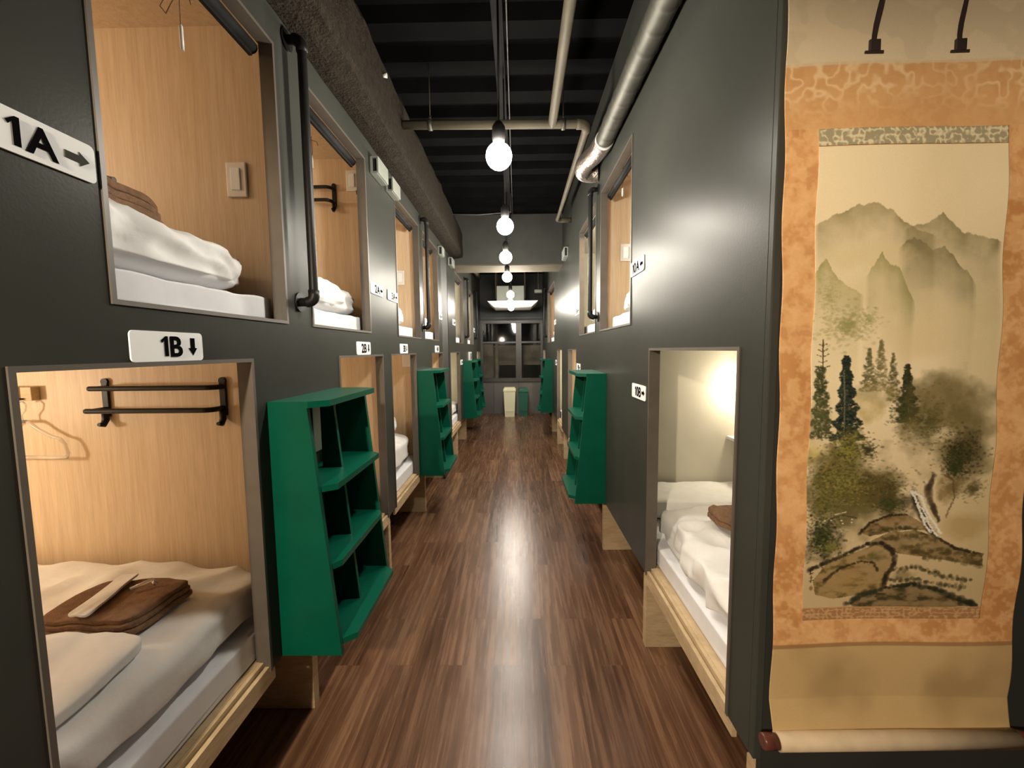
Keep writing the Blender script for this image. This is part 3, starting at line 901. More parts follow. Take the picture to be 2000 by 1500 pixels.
# ---------------------------------------------------------------- wall vents
def vent(side, y0, y1, z0, z1, label):
    s = 1 if side == 'L' else -1
    x0 = XL if side == 'L' else XR
    t = thing('wall_vent', (x0, (y0 + y1) / 2, z0), label, 'vent', 'white wall vents between the upper openings')
    g = lambda a, b: sorted((x0 + s * a, x0 + s * b))
    MB().box(*g(.001, .016), y0, y1, z0, z1, .004).build('back_plate', M['greywhite'], t)
    MB().box(*g(.016, .040), y0 + .012, y1 - .012, z0 + .014, z1 - .012).build('duct_throat', M['dark'], t)
    MB().box(*g(.040, .052), y0, y1, z0 + .004, z1, .003).box(*g(.014, .042), y0 + .002, y1 - .002, z0, z0 + .012).box(*g(.014, .042), y0 + .002, y1 - .002, z1 - .01, z1).build('cover', M['greywhite'], t)
vent('L', 2.47, 2.66, 2.535, 2.632, 'white wall vent right of upper capsule 2A')
vent('L', 2.755, 2.93, 2.54, 2.632, 'white wall vent left of upper capsule 3A')
vent('L', 4.53, 4.66, 2.535, 2.63, 'white wall vent just before the dark column')
vent('L', 5.20, 5.42, 2.56, 2.66, 'white wall vent just past the dark column')
vent('R', 4.85, 5.1, 2.57, 2.68, 'white wall vent on the right wall before the cross beam')
t = thing('call_box', (XL, 7.3, 1.31), 'white slotted box low on the far left wall above the green steps', 'box')
MB().box(XL + .001, XL + .03, 7.12, 7.42, 1.31, 1.475, .004).build('box_body', M['plastic'], t)
MB().box(XL + .03, XL + .034, 7.22, 7.32, 1.335, 1.45).build('slot', M['dark'], t)

# ---------------------------------------------------------------- ceiling pipes, duct, track and bulbs
def hanger_rod(x, y, z, label, r=.030):
    t = thing('pipe_hanger', (x, y, ZC), label, 'hanger', 'pipe hangers under the ceiling')
    MB().tube([(x, y, z + r), (x, y, ZC - .001)], .003, 8).build('rod', M['pipe'], t)
    MB().tube([(x - .012, y, z), (x + .012, y, z)], r + .003, 18).tube([(x, y, z + r), (x, y, z + r + .02)], .009, 10).build('clamp', M['duct'], t)
ZP, RP = 2.90, .026
t = thing('fire_pipe', (-.2, 2.68, ZP), 'beige ceiling pipe crossing the corridor and turning along the right side', 'pipe')
b = .05
p = [(-.692, 2.665, ZP), (.458 - b, 2.69, ZP)] + arc((.458 - b, 2.69 + b, ZP), b, -math.pi / 2, 0, (1, 0, 0), (0, 1, 0), 6) + [(.455, 4.60 - b, ZP)] + arc((.455 + b, 4.60 - b, ZP), b, math.pi, math.pi / 2, (1, 0, 0), (0, 1, 0), 6) + [(.606, 4.60, ZP)]
MB().tube(p, RP, 16).build('pipe_run', M['pipe'], t)
MB().tube([(.225, 1.0, ZP), (.235, 2.68, ZP)], RP * 1.02, 16).build('branch', M['pipe'], t)
MB().tube([(.458 - b - .02, 2.69, ZP)] + arc((.458 - b, 2.69 + b, ZP), b, -math.pi / 2, 0, (1, 0, 0), (0, 1, 0), 6) + [(.458, 2.69 + b + .02, ZP)], RP * 1.16, 16).build('elbow', M['pipe'], t)
hanger_rod(-.524, 2.668, ZP, 'thin rod hanger on the crossing pipe, left one')
hanger_rod(.304, 2.687, ZP, 'thin rod hanger on the crossing pipe, right one')
t = thing('fire_pipe', (-.3, 6.4, 3.0), 'beige ceiling pipe crossing beyond the cross beam', 'pipe')
MB().tube([(XL + .02, 6.6, 2.78), (.52, 6.6, 2.78)], .022, 14).build('pipe_run', M['pipe'], t)
MB().tube([(XL + .10, 6.0, 2.95), (XL + .10, 8.3, 2.95)], .05, 14).build('branch', M['pipe'], t)

# spiral duct with a flexible end bending into the wall
t = thing('spiral_duct', (.54, 1.9, 2.75), 'silver spiral air duct along the right wall top', 'duct')
mb = MB()
D0, D1 = Vector((.545, .6, 2.715)), Vector((.545, 2.60, 2.765))
NN = 200
path, rad = [], []
for i in range(NN + 1):
    path.append(D0.lerp(D1, i / NN)); rad.append(.052 + (.0035 if i % 12 == 0 else 0))
mb.tube(path, rad, 24)
mb.build('spiral_pipe', M['duct'], t)
MB().tube([(.545, 2.595, 2.765), (.545, 2.66, 2.767)], .057, 24).build('clamp_band', M['plastic'], t)
p, rad = [], []
ctrl = [Vector((.545, 2.62, 2.766)), Vector((.53, 2.80, 2.775)), Vector((.485, 2.96, 2.778)), Vector((.495, 3.08, 2.775)), Vector((.55, 3.11, 2.772)), Vector((.606, 3.10, 2.772))]
for i in range(61):
    u = i / 60 * (len(ctrl) - 1)
    k = min(int(u), len(ctrl) - 2)
    f = u - k
    P0, P1, P2, P3 = ctrl[max(k - 1, 0)], ctrl[k], ctrl[k + 1], ctrl[min(k + 2, len(ctrl) - 1)]
    p.append(.5 * ((2 * P1) + (P2 - P0) * f + (2 * P0 - 5 * P1 + 4 * P2 - P3) * f * f + (3 * P1 - P0 - 3 * P2 + P3) * f ** 3))
    rad.append(.058 + .0025 * (i % 2))
MB().tube(p, rad, 24).build('flexible_end', M['foil'], t)

t = thing('lighting_track', (-.085, 3, ZC - .03), 'black lighting track along the middle of the ceiling', 'track')
MB().box(-.115, -.055, -1.2, 5.48, ZC - .045, ZC - .001, .003).box(-.13, -.07, 5.98, 9.3, ZC - .045, ZC - .001, .003).build('track_bar', M['rail'], t)
MB().tube([(-.036, -1.0, ZC - .05), (-.034, 1.2, ZC - .055), (-.036, 2.6, ZC - .052), (-.036, 5.4, ZC - .055)], .004, 8).build('loose_cable', M['cable'], t)
tag(center_origin(MB().tube([(-.69, 4.6, 2.98), (-.4, 4.61, 2.975), (-.05, 4.62, 3.0), (-.05, 4.62, 3.2)], .004, 8).build('cable', M['cable'])), 'thin grey cable running across to the sprayed beam', 'cable')

def bulb(x, y, z, label, ztop=ZC - .047, mat='bulb', r=.054):
    t = thing('pendant_bulb', (x, y, z), label, 'light bulb', 'lit round bulbs hanging down the corridor')
    MB().tube([(x, y, z + .12), (x + .003, y, (z + ztop) / 2), (x, y, ztop)], .0045, 8).build('cord', M['black'], t)
    MB().tube([(x, y, z + .045), (x, y, z + .07), (x, y, z + .115), (x, y, z + .135)], [.022, .027, .027, .014], 16).build('socket', M['black'], t)
    MB().sphere((x, y, z), r, 3).build('bulb', M[mat], t)
    return t
BY = [(-.066, 1.77), (-.068, 2.735), (-.088, 3.63), (-.098, 4.60), (-.085, 6.05), (-.10, 7.0), (-.10, 7.9)]
bl = ['largest lit round bulb, nearest in view below the crossing pipe', 'second lit round bulb along the corridor', 'third lit round bulb, in front of the cross beam', 'fourth lit round bulb, just below the cross beam soffit',
      'lit round bulb first past the cross beam', 'lit round bulb second past the cross beam', 'lit round bulb just in front of the white air conditioner']
for (x, y), l in zip(BY, bl):
    bulb(x, y, 2.30, l)
t = bulb(-.72, -.8, 2.0, 'unseen lobby pendant lamp behind the camera, its shade added to cut upward light', ZC, 'lobby', .03)
mb = MB()
prof_ = [(.24, .022), (.20, .06), (.12, .10), (.035, .135)]
rings = [[mb.bm.verts.new((-.72 + r * math.cos(k * math.pi / 16), -.8 + r * math.sin(k * math.pi / 16), 2.0 + z)) for k in range(32)] for r, z in prof_ + [(r + .003, z + .003) for r, z in prof_[::-1]]]
for p, q_ in zip(rings, rings[1:] + rings[:1]):
    for k in range(32):
        mb.bm.faces.new((p[k], p[(k + 1) % 32], q_[(k + 1) % 32], q_[k]))
mb.build('lamp_shade', M['black'], t)  # unseen shade, shaped to keep the lamp's light off the upper walls

# ceiling air conditioner at the far end
t = thing('ceiling_air_conditioner', (-.07, 8.3, 2.33), 'white ceiling air conditioner hung beyond the cross beam', 'air conditioner')
def frustum(mb, cx, cy, w0, d0, z0, w1, d1, z1):
    lo = [mb.bm.verts.new((cx + sx * w0 / 2, cy + sy * d0 / 2, z0)) for sx, sy in ((-1, -1), (1, -1), (1, 1), (-1, 1))]
    hi = [mb.bm.verts.new((cx + sx * w1 / 2, cy + sy * d1 / 2, z1)) for sx, sy in ((-1, -1), (1, -1), (1, 1), (-1, 1))]
    mb.bm.faces.new(lo[::-1]); mb.bm.faces.new(hi)
    for i in range(4): mb.bm.faces.new((lo[i], lo[(i + 1) % 4], hi[(i + 1) % 4], hi[i]))
mb = MB(); frustum(mb, -.07, 8.35, .72, .72, 2.33, .96, .96, 2.43); mb.build('panel', M['plastic'], t)
MB().box(-.38, .15, 8.08, 8.62, 2.43, 2.74, .004).build('case', M['greywhite'], t)
mb = MB()
for sx, sy in ((-.4, 8.1), (.17, 8.1), (-.4, 8.6), (.17, 8.6)):
    mb.tube([(sx, sy, 2.5), (sx, sy, ZC - .001)], .006, 8)
mb.build('hanger_rods', M['pipe'], t)
tag(center_origin(MB().box(.36, .52, 8.3, 8.4, 2.63, 2.70, .02).build('emergency_light', M['greywhite'])), 'pale oval fitting high at the right by the far window', 'light')
MB_e = MB().tube([(.44, 8.35, 2.70), (.44, 8.35, ZC)], .006, 8).build('fitting_stem', M['pipe'], bpy.data.objects['emergency_light'])

# ---------------------------------------------------------------- bins
def bin_(x0, x1, y0, y1, h, mat, label):
    t = thing('waste_bin', ((x0 + x1) / 2, (y0 + y1) / 2, 0), label, 'bin', 'bins under the far window')
    cx, cy, w, d = (x0 + x1) / 2, (y0 + y1) / 2, x1 - x0, y1 - y0
    mb = MB(); frustum(mb, cx, cy, w * .76, d * .8, 0.001, w * .92, d * .95, h - .08)
    mb.box(cx - w * .3, cx + w * .3, cy - d * .475, cy - d * .42, h * .2, h * .22)
    mb.build('bin_body', mat, t)
    MB().box(x0, x1, y0, y1, h - .085, h - .03, .012).box(x0 + .02, x1 - .02, y0 + .02, y1 - .02, h - .035, h, .012).build('lid', mat, t)
bin_(-.315, -.03, 9.1, 9.42, .655, M['binwhite'], 'cream lidded waste bin under the far window')
bin_(.015, .25, 9.15, 9.5, .63, M['bingreen'], 'green lidded waste bin beside the cream one')

# ---------------------------------------------------------------- hanging scroll
RNG = np.random.default_rng(11)
def lin(c):
    c = np.array(c, float) / 255
    return np.where(c <= .04045, c / 12.92, ((c + .055) / 1.055) ** 2.4)
def vnoise(h, w, cell, seed, octv=4, asp=1.0):
    rng = np.random.default_rng(seed)
    out = np.zeros((h, w)); amp = 1; tot = 0
    for o in range(octv):
        c = max(cell / 2 ** o, 1.5)
        gh, gw = int(h / (c * asp)) + 3, int(w / c) + 3
        g = rng.random((gh, gw))
        y = np.arange(h) / (c * asp); x = np.arange(w) / c
        y0 = y.astype(int); x0 = x.astype(int)
        fy = (y - y0)[:, None]; fx = (x - x0)[None, :]
        fy = fy * fy * (3 - 2 * fy); fx = fx * fx * (3 - 2 * fx)
        a = g[y0][:, x0]; b = g[y0][:, x0 + 1]; c_ = g[y0 + 1][:, x0]; d = g[y0 + 1][:, x0 + 1]
        out += amp * ((a * (1 - fx) + b * fx) * (1 - fy) + (c_ * (1 - fx) + d * fx) * fy)
        tot += amp; amp *= .5
    return out / tot
PW, PH = 400, 1000
CV = np.zeros((PH, PW, 3)); CV[:] = lin((250, 231, 192))
GY, GX = np.mgrid[0:PH, 0:PW].astype(float)
def q(u, v):
    t = (v - 288) / 891
    l, r = 1607 - 27 * t, 1976 - 60 * t
    return ((u - l) / (r - l) * PW, t * PH)
def blend(a, c):
    a = np.clip(a, 0, 1)[..., None]
    CV[:] = CV * (1 - a) + lin(c) * a
def blob(u, v, rx, ry, c, a, seed=1, cell=26, hard=1.0):
    x, y = q(u, v)
    d = ((GX - x) / rx) ** 2 + ((GY - y) / ry) ** 2
    n = vnoise(PH, PW, cell, seed, 4)
    m = np.clip(1.05 - d + (n - .5) * 2.3, 0, 1) ** hard
    blend(m * a, c)
def ridge(pts, c, a, fade, seed, rough=5):
    P = [q(*p) for p in pts]
    xs = np.array([p[0] for p in P]); ys = np.array([p[1] for p in P])
    line = np.interp(np.arange(PW), xs, ys) + (vnoise(1, PW, 12, seed, 4)[0] - .5) * rough * 2
    d = GY - line[None, :]
    n = vnoise(PH, PW, 30, seed + 1, 5)
    m = np.clip(d / 2.5, 0, 1) * np.exp(-np.maximum(d, 0) / fade) * (.55 + .9 * n)
    inside = (GX >= xs.min()) & (GX <= xs.max())
    sx = np.clip(np.minimum(GX - xs.min(), xs.max() - GX) / 10, 0, 1)
    blend(m * a * inside * sx, c)
def dab(x, y, rx, ry, c, a, ang=0):
    r = int(max(rx, ry) * 2.2) + 2
    x0, x1, y0, y1 = max(int(x) - r, 0), min(int(x) + r, PW), max(int(y) - r, 0), min(int(y) + r, PH)
    if x0 >= x1 or y0 >= y1: return
    dx, dy = GX[y0:y1, x0:x1] - x, GY[y0:y1, x0:x1] - y
    ca, sa = math.cos(ang), math.sin(ang)
    d = ((dx * ca + dy * sa) / rx) ** 2 + ((-dx * sa + dy * ca) / ry) ** 2
    m = (np.clip(1.3 - d, 0, 1) * a)[..., None]
    CV[y0:y1, x0:x1] = CV[y0:y1, x0:x1] * (1 - m) + lin(c) * m
def stroke(pts, w, c, a=1.0, jit=1.0):
    P = [q(*p) for p in pts]
    ws = w if isinstance(w, (list, tuple)) else [w] * len(P)
    for (p0, w0), (p1, w1) in zip(zip(P, ws), zip(P[1:], ws[1:])):
        L_ = math.hypot(p1[0] - p0[0], p1[1] - p0[1])
        n = max(int(L_ / max(min(w0, w1) * .6, .6)), 1)
        for i in range(n + 1):
            f = i / n
            ww = (w0 + (w1 - w0) * f) * (.75 + .5 * RNG.random())
            dab(p0[0] + (p1[0] - p0[0]) * f + RNG.normal() * jit, p0[1] + (p1[1] - p0[1]) * f + RNG.normal() * jit, ww, ww, c, a * (.6 + .4 * RNG.random()))
def conifer(u, v0, v1, wid, cols, n, a=.85, top=.08):
    for i in range(n):
        f = RNG.random() ** .8
        hw = wid * (top + (1 - top) * f) * (.78 + .22 * math.sin(f * 34))
        x, y = q(u + RNG.uniform(-1, 1) * hw, v0 + (v1 - v0) * f)
        c = cols[RNG.integers(len(cols))]
        dab(x, y, RNG.uniform(2.2, 4.8), RNG.uniform(1.4, 2.8), c, a * RNG.uniform(.5, 1), RNG.uniform(-.7, .7))
def foliage(u, v, ru, rv, cols, n, a=.7, s=(2, 5)):
    for i in range(n):
        t, r = RNG.uniform(0, 6.283), min(abs(RNG.normal(0, .62)), 1.5)
        x, y = q(u + ru * r * math.cos(t), v + rv * r * math.sin(t))
        dab(x, y, RNG.uniform(*s), RNG.uniform(s[0] * .6, s[1] * .6), cols[RNG.integers(len(cols))], a * RNG.uniform(.35, 1), RNG.uniform(-.6, .6))
# washes of the silk
n0 = vnoise(PH, PW, 120, 3, 3, 1.4)
blend((n0 - .45) * .5, (206, 190, 140))
blend(np.clip((GY - 480) / 480, 0, 1) * .62, (170, 138, 88))
blend(np.clip((GX - 230) / 170, 0, 1) * np.clip((GY - 60) / 300, 0, 1) * .35, (190, 172, 120))
# distant ranges dissolving into mist
ridge([(1600, 425), (1640, 408), (1672, 395), (1700, 388), (1722, 391), (1748, 405), (1768, 425), (1790, 438), (1830, 452)], (166, 152, 110), .85, 75, 21)
ridge([(1765, 440), (1800, 430), (1822, 424), (1842, 412), (1858, 424), (1880, 445), (1910, 450), (1960, 466)], (150, 138, 98), .85, 95, 22)
ridge([(1755, 470), (1785, 456), (1800, 460), (1822, 478), (1845, 470), (1870, 500), (1890, 520), (1905, 545)], (132, 122, 84), .8, 70, 24, 7)
for (u, v, rx, ry, a) in ((1670, 480, 90, 30, .75), (1740, 490, 70, 34, .6), (1800, 600, 130, 50, .5), (1660, 560, 60, 26, .3)):
    blob(u, v, rx, ry, (232, 212, 166), a, int(u), 50)
ridge([(1596, 520), (1612, 500), (1622, 492), (1636, 515), (1655, 535), (1690, 560)], (176, 166, 112), .9, 80, 26, 9)
ridge([(1692, 520), (1712, 500), (1726, 480), (1738, 498), (1756, 510), (1772, 545), (1786, 580)], (170, 160, 108), .9, 80, 27, 9)
blob(1690, 545, 60, 40, (228, 210, 164), .4, 5, 40)
foliage(1660, 615, 44, 34, [(150, 146, 92), (164, 158, 104), (182, 172, 120)], 420, .45, (3, 7))
foliage(1625, 560, 24, 45, [(170, 162, 110), (184, 174, 124)], 240, .4, (2, 5))
foliage(1700, 606, 24, 24, [(172, 166, 112), (160, 154, 98)], 160, .35, (2, 5))
blob(1800, 650, 120, 40, (226, 204, 156), .5, 8, 60)
# misty middle trees
conifer(1724, 642, 740, 22, [(122, 112, 74), (134, 122, 82), (112, 104, 66)], 420, .5)
conifer(1702, 658, 740, 20, [(98, 94, 58), (112, 104, 66)], 360, .6)
conifer(1746, 668, 760, 18, [(92, 88, 54), (104, 98, 60)], 320, .6)
blob(1720, 745, 60, 26, (150, 134, 84), .6, 31, 30)
blob(1695, 775, 40, 30, (188, 166, 100), .7, 32, 30)
blob(1830, 760, 90, 55, (116, 104, 58), .75, 33, 34)
blob(1800, 800, 60, 60, (98, 92, 48), .8, 34, 30)
blob(1880, 800, 60, 30, (108, 96, 54), .6, 35, 40)
foliage(1810, 800, 50, 50, [(74, 72, 34), (92, 86, 44), (62, 62, 30), (110, 100, 56)], 700, .5, (2, 5))
conifer(1772, 690, 800, 26, [(38, 44, 24), (52, 58, 30), (64, 64, 36), (44, 40, 38)], 900, .8, .15)
foliage(1765, 780, 26, 36, [(48, 58, 26), (62, 70, 32), (78, 78, 40)], 380, .7)
# foreground conifers
stroke([(1617, 640), (1617, 700)], 1.6, (70, 58, 38), .9, .3)
for v, w in ((652, 7), (662, 9), (672, 11), (684, 8), (694, 14)):
    stroke([(1617 - w, v - 4), (1617, v), (1617 + w, v - 5)], 1.0, (74, 62, 40), .8, .5)
conifer(1612, 690, 830, 28, [(58, 66, 36), (74, 80, 42), (46, 54, 34), (88, 84, 50)], 1100, .75, .3)
blob(1606, 790, 30, 50, (98, 98, 58), .55, 41, 24)
conifer(1660, 672, 835, 34, [(22, 30, 26), (34, 44, 36), (46, 58, 44), (62, 72, 60), (28, 34, 30)], 2100, .9, .16)
stroke([(1656, 700), (1654, 820)], 1.2, (120, 118, 92), .6, .8)
blob(1598, 850, 30, 30, (214, 190, 100), .6, 42, 22)
# leafy bank on the left
blob(1665, 920, 110, 120, (112, 102, 54), .85, 91, 44)
blob(1690, 960, 110, 60, (96, 86, 46), .8, 92, 40)
blob(1840, 800, 100, 110, (120, 106, 62), .75, 93, 50)
blob(1900, 780, 60, 60, (110, 98, 60), .6, 94, 40)
blob(1880, 870, 60, 70, (100, 88, 50), .7, 95, 40)
blob(1660, 900, 72, 70, (108, 96, 48), .9, 43, 26)
blob(1625, 930, 60, 70, (98, 90, 46), .85, 44, 26)
blob(1720, 930, 70, 50, (92, 80, 42), .85, 45, 26)
blob(1620, 1040, 50, 50, (66, 62, 32), .8, 46, 26)
blob(1760, 965, 50, 34, (72, 62, 34), .8, 47, 22)
foliage(1665, 850, 36, 34, [(150, 142, 60), (126, 122, 54), (92, 90, 44), (58, 56, 32)], 620, .8, (2, 5))
foliage(1700, 855, 18, 20, [(54, 52, 34), (70, 66, 38)], 160, .7)
foliage(1650, 915, 70, 48, [(136, 126, 62), (108, 102, 50), (76, 74, 36), (154, 142, 78), (60, 56, 30)], 1500, .65, (2, 5))
foliage(1740, 930, 44, 34, [(104, 92, 50), (84, 76, 40), (60, 54, 30)], 500, .55)
foliage(1620, 960, 36, 44, [(104, 98, 48), (76, 76, 36), (128, 118, 60)], 700, .65)
foliage(1745, 965, 30, 18, [(70, 76, 34), (56, 58, 28)], 260, .7)
foliage(1615, 1030, 32, 42, [(44, 52, 26), (60, 68, 32), (88, 92, 48), (34, 38, 22)], 1100, .75)
foliage(1632, 1050, 16, 14, [(132, 126, 60), (110, 106, 50)], 120, .7)
# right cliff and bush
blob(1875, 860, 46, 50, (84, 74, 40), .8, 51, 26)
foliage(1870, 865, 40, 44, [(48, 50, 26), (66, 66, 34), (84, 78, 42), (36, 36, 22)], 900, .7)
foliage(1860, 895, 20, 22, [(40, 52, 22), (56, 66, 28)], 260, .7)
blob(1850, 935, 30, 38, (146, 122, 76), .9, 52, 24)
blob(1880, 930, 40, 24, (116, 98, 58), .7, 53, 24)
stroke([(1822, 905), (1812, 935), (1820, 965), (1832, 1000)], [4, 9, 8, 3], (70, 56, 40), .7, 1.5)
stroke([(1840, 905), (1858, 915), (1862, 950), (1845, 990)], 2, (96, 80, 50), .6, 1)
foliage(1895, 935, 22, 20, [(82, 74, 44), (100, 90, 52)], 200, .5)
blob(1880, 1010, 60, 40, (176, 146, 92), .6, 54, 50)
# waterfall
stroke([(1784, 938), (1790, 960), (1800, 985), (1812, 1012), (1826, 1030)], [8, 9, 8, 8, 4], (60, 50, 38), .8, 1)
for pts, w in (([(1780, 938), (1788, 948), (1793, 966), (1800, 984), (1806, 1005), (1816, 1020)], 2.4), ([(1784, 938), (1800, 948), (1806, 968), (1816, 990), (1826, 1005), (1834, 1022)], 2.6), ([(1800, 986), (1812, 1000), (1824, 1022), (1832, 1030)], 2.0), ([(1794, 966), (1804, 975), (1812, 996)], 1.6)):
    stroke(pts, w, (240, 236, 226), .95, .8)
# banks and rocks
def rock(outline, fill, dark, seed):
    P = [q(*p) for p in outline]
    xs = [p[0] for p in P]
    m = np.zeros((PH, PW), bool)
    j = len(P) - 1
    for i in range(len(P)):
        xi, yi = P[i]; xj, yj = P[j]
        cond = ((yi > GY) != (yj > GY)) & (GX < (xj - xi) * (GY - yi) / (yj - yi + 1e-9) + xi)
        m ^= cond
        j = i
    n = vnoise(PH, PW, 22, seed, 5, .5)
    blend(m * (.55 + .5 * n), fill)
    blend(m * np.clip((n - .52) * 4, 0, .8), dark)
rock([(1688, 1020), (1705, 1000), (1740, 986), (1775, 984), (1800, 1000), (1812, 1016), (1780, 1014), (1740, 1020), (1705, 1028)], (134, 106, 62), (60, 56, 30), 61)
stroke([(1686, 1022), (1705, 1000), (1740, 986), (1775, 984)], [4, 3, 2.5, 1.5], (48, 38, 26), .85, .8)
stroke([(1730, 1014), (1760, 1010), (1795, 1014)], 4, (62, 66, 30), .6, 1.5)
rock([(1702, 1040), (1740, 1020), (1790, 1016), (1830, 1030), (1870, 1055), (1912, 1068), (1912, 1090), (1860, 1080), (1800, 1070), (1760, 1064)], (128, 104, 60), (66, 56, 32), 62)
stroke([(1828, 1030), (1860, 1052), (1912, 1066)], [3, 4, 3], (58, 44, 28), .8, .8)
for pts in ([(1740, 1030), (1780, 1026), (1826, 1036)], [(1790, 1060), (1830, 1056), (1880, 1064)], [(1800, 1072), (1850, 1074), (1908, 1090)], [(1760, 1052), (1800, 1048)]):
    stroke(pts, 5, (78, 68, 36), .5, 2.5)
rock([(1600, 1120), (1630, 1078), (1680, 1060), (1716, 1044), (1745, 1052), (1752, 1085), (1740, 1130), (1700, 1150), (1640, 1160), (1605, 1150)], (150, 122, 72), (92, 80, 42), 63)
stroke([(1590, 1098), (1640, 1075), (1672, 1058), (1700, 1044), (1728, 1042), (1748, 1058), (1752, 1085), (1738, 1110), (1732, 1140)], [5, 5, 5, 4, 5, 6, 6, 6, 5], (42, 36, 26), .8, 1.2)
blob(1718, 1068, 24, 16, (84, 82, 42), .75, 64, 18)
stroke([(1622, 1122), (1650, 1095), (1690, 1080), (1712, 1082), (1722, 1100)], [5, 3, 2, 3, 4], (58, 48, 32), .7, 1)
blob(1665, 1120, 46, 22, (172, 140, 86), .5, 65, 40)
for pts in ([(1752, 1098), (1790, 1092), (1830, 1106), (1890, 1122)], [(1745, 1118), (1780, 1120), (1800, 1116)], [(1800, 1124), (1820, 1126)], [(1830, 1130), (1880, 1136)]):
    stroke(pts, 4.5, (62, 58, 30), .7, 2.5)
blob(1770, 1110, 26, 14, (108, 96, 52), .6, 66, 20)
rock([(1670, 1170), (1720, 1140), (1780, 1130), (1830, 1146), (1880, 1164), (1906, 1176), (1680, 1178)], (112, 90, 56), (50, 52, 28), 67)
stroke([(1736, 1136), (1790, 1128), (1840, 1144), (1890, 1168), (1906, 1176)], [3, 6, 8, 8, 5], (34, 38, 22), .8, 1.5)
stroke([(1664, 1172), (1700, 1150), (1730, 1142)], [5, 8, 5], (46, 50, 30), .75, 1.8)
# little huts, the signature strokes and the seal
for u, v in ((1620, 995), (1632, 994), (1652, 995), (1654, 1001), (1672, 993), (1671, 999)):
    dab(*q(u, v), 2.6, 1.8, (236, 226, 200), .9)
stroke([(1640, 983), (1662, 978)], 1.2, (210, 200, 170), .8, .4)
stroke([(1634, 990), (1655, 985), (1680, 990)], 1.6, (70, 62, 44), .7, .5)
for pts in ([(1592, 1098), (1601, 1097)], [(1596, 1094), (1595, 1106)], [(1593, 1106), (1601, 1104)], [(1593, 1114), (1600, 1113)], [(1597, 1110), (1596, 1124)], [(1593, 1121), (1601, 1119)]):
    stroke(pts, 1.1, (44, 34, 26), .9, .3)
dab(*q(1597, 1136), 4.5, 6.5, (122, 70, 44), .75)

# the mount, in scroll coordinates: x across (m), z up (m)
SX0, SX1, SZ0, SZ1 = .628, 1.215, .545, 2.43
SW, SH = 220, 700
MC = np.zeros((SH, SW, 3))
zz = SZ1 - (np.arange(SH) / (SH - 1)) * (SZ1 - SZ0)
xx = SX0 + (np.arange(SW) / (SW - 1)) * (SX1 - SX0)
ZZ, XX = np.meshgrid(zz, xx, indexing='ij')
def mblend(a, c):
    a = np.clip(a, 0, 1)[..., None]
    MC[:] = MC * (1 - a) + lin(c) * a
MC[:] = lin((228, 172, 116))
nb = vnoise(SH, SW, 10, 71, 4); nc = vnoise(SH, SW, 60, 72, 3); nd = vnoise(SH, SW, 5, 73, 2)
mblend(np.clip((nc - .42) * 2.6, 0, .7), (196, 136, 80))
ng = vnoise(SH, SW, 11, 75, 5)
mblend(np.clip((ng - .5) * 5, 0, .5), (242, 194, 138))
mblend(np.clip((.46 - ng) * 5, 0, .3), (190, 130, 76))
mblend(np.clip((vnoise(SH, SW, 4, 78, 2) - .5) * 2, 0, .3), (250, 206, 150))
up_ = (ZZ > 1.99) & (ZZ < 2.128)
mblend(up_ * .75, (222, 172, 118))
dots = np.clip(1.15 - np.abs(vnoise(SH, SW, 9, 76, 2) - .5) * 9, 0, 1) * np.clip(vnoise(SH, SW, 50, 77, 2) * 3 - .5, .25, 1)
mblend(up_ * dots * .75 * np.clip((ZZ - 2.01) / .06, .15, 1), (252, 220, 172))
mblend((ZZ >= 2.128) * .96, (236, 218, 186))
mblend((ZZ >= 2.128) * np.clip((vnoise(SH, SW, 26, 74, 3) - .55) * 4, 0, .14), (168, 150, 120))
mblend((np.abs(ZZ - 2.128) < .003) * .7, (232, 214, 180))
pale = (ZZ < .768)
mblend(pale * .95, (206, 176, 126))
mblend(pale * np.clip((nc - .45) * 2, 0, .6), (150, 124, 82))
mblend((np.abs(ZZ - .765) < .006) * .6, (140, 92, 52))
mount_cols = MC.copy()

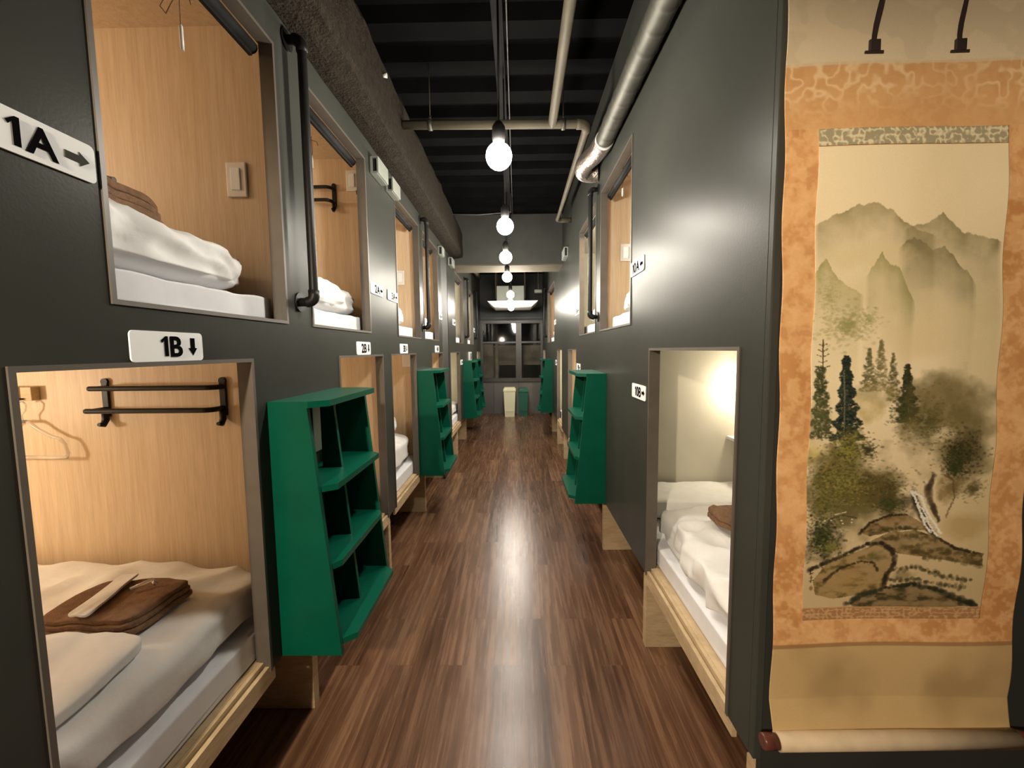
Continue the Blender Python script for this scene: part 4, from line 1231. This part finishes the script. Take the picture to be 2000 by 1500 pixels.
scroll = thing('hanging_scroll', (.92, .985, .53), 'tall hanging scroll with a misty mountain landscape painting on the dark wall at the right', 'scroll')
SCY = .985
def sheet_y(x, z):
    u = (x - SX0) / (SX1 - SX0)
    y = SCY - .012 - .010 * math.sin((z - .6) * 2.2) - .004 * math.sin(u * 3.1416 * 2 + z * 3)
    y += .0035 * math.sin(z * 22 + u * 2.2) * (.4 + .6 * abs(2 * u - 1)) 
    if z < .62: y -= (.62 - z) * .22
    return y
def colour_sheet(name, x0, x1, z0, z1, cols, dy, parent, mat):
    h, w = cols.shape[:2]
    xs = np.linspace(x0, x1, w); zs = np.linspace(z1, z0, h)
    co = np.empty((h, w, 3))
    for i, z in enumerate(zs):
        for j in range(0, w):
            co[i, j] = (xs[j], sheet_y(xs[j], z) + dy, z)
    co -= np.array(parent.location)
    idx = np.arange(h * w).reshape(h, w)
    f = np.stack([idx[:-1, :-1], idx[1:, :-1], idx[1:, 1:], idx[:-1, 1:]], -1).reshape(-1, 4)
    me = bpy.data.meshes.new(name)
    me.vertices.add(h * w); me.vertices.foreach_set('co', co.reshape(-1))
    me.loops.add(f.size); me.loops.foreach_set('vertex_index', f.reshape(-1).astype(np.int32))
    me.polygons.add(len(f)); me.polygons.foreach_set('loop_start', np.arange(0, f.size, 4, dtype=np.int32))
    me.polygons.foreach_set('use_smooth', np.ones(len(f), bool))
    me.update()
    at = me.color_attributes.new('paint', 'FLOAT_COLOR', 'POINT')
    at.data.foreach_set('color', np.concatenate([cols, np.ones((h, w, 1))], -1).reshape(-1).astype(np.float32))
    o = link(name, me, mat, parent)
    s = o.modifiers.new('thickness', 'SOLIDIFY'); s.thickness = .0008; s.offset = 0
    return o
colour_sheet('mount', SX0, SX1, SZ0, SZ1, mount_cols, 0, scroll, M['paint'])
sub = CV[::1, ::1][np.linspace(0, PH - 1, 860).astype(int)][:, np.linspace(0, PW - 1, 340).astype(int)]
colour_sheet('painting', .70, 1.128, .862, 1.948, sub, -.0022, scroll, M['paint'])
def brocade(name, z0, z1, bg, fg, seed):
    h, w = 24, 260
    c = np.zeros((h, w, 3)); c[:] = lin(bg)
    y, x = np.mgrid[0:h, 0:w].astype(float)
    pat = np.clip(np.abs(vnoise(h, w, 7, seed, 2) - .5) * 9 - .25 + np.sin(x * .42 + y * .42) * np.sin(x * .42 - y * .42) * .5, 0, 1)[..., None]
    c = c * (1 - pat * .8) + lin(fg) * pat * .8
    colour_sheet(name, .70, 1.128, z0, z1, c, -.0022, scroll, M['paint'])
brocade('upper_border', 1.950, 1.987, (236, 222, 186), (150, 140, 112), 81)
brocade('lower_border', .832, .860, (206, 164, 118), (160, 116, 76), 82)
zr = .535
MB().tube([(SX0 + .004, SCY - .042, zr), (SX1 - .004, SCY - .042, zr)], .021, 20).build('roller', simple('roller_silk', (.55, .43, .29), .7, var=.12, scale=20), scroll)
for a, b in ((SX0 - .032, SX0 + .004), (SX1 - .004, SX1 + .032)):
    MB().tube([(a, SCY - .042, zr), (a + .004 * (1 if a < SX0 else 1), SCY - .042, zr), (b, SCY - .042, zr)], [.0165, .0185, .0175] if a < SX0 else [.0175, .0185, .0165], 18).build('roller_end', M['rod'], scroll)
MB().tube([(SX0 - .01, SCY - .02, SZ1), (SX1 + .01, SCY - .02, SZ1)], .008, 12).build('top_rod', M['rod'], scroll)
def ribbon(x0, x1):
    mb = MB()
    n = 14
    rows = []
    for i in range(n + 1):
        f = i / n
        z = SZ1 - .004 - f * (SZ1 - 2.165)
        x = x0 + (x1 - x0) * f
        y = sheet_y(x, z) - .004 - .03 * math.sin(f * math.pi) ** 2
        wv = .0045 + .001 * math.sin(f * 9)
        rows.append((x - wv, x + wv, y, z))
    A = [[mb.bm.verts.new((r[k], r[2] + d, r[3])) for k in (0, 1)] for r in rows for d in (0,)]
    for p, r in zip(A, A[1:]):
        mb.bm.faces.new((p[0], p[1], r[1], r[0]))
    g = bmesh.ops.extrude_face_region(mb.bm, geom=mb.bm.faces[:])
    bmesh.ops.translate(mb.bm, vec=(0, .0012, 0), verts=[e for e in g['geom'] if isinstance(e, bmesh.types.BMVert)])
    xe, ye = x1, rows[-1][2]
    mb.box(xe - .011, xe + .013, ye - .004, ye + .002, 2.146, 2.170, .002)
    mb.box(xe - .019, xe + .021, ye - .002, ye + .001, 2.143, 2.147)
    mb.build('ribbon', simple('dark_ribbon', (.03, .018, .016), .7), scroll)
ribbon(.812, .812)
ribbon(.985, 1.005)
# the scroll hangs a little askew
scroll.rotation_euler = (0, -.014, 0)
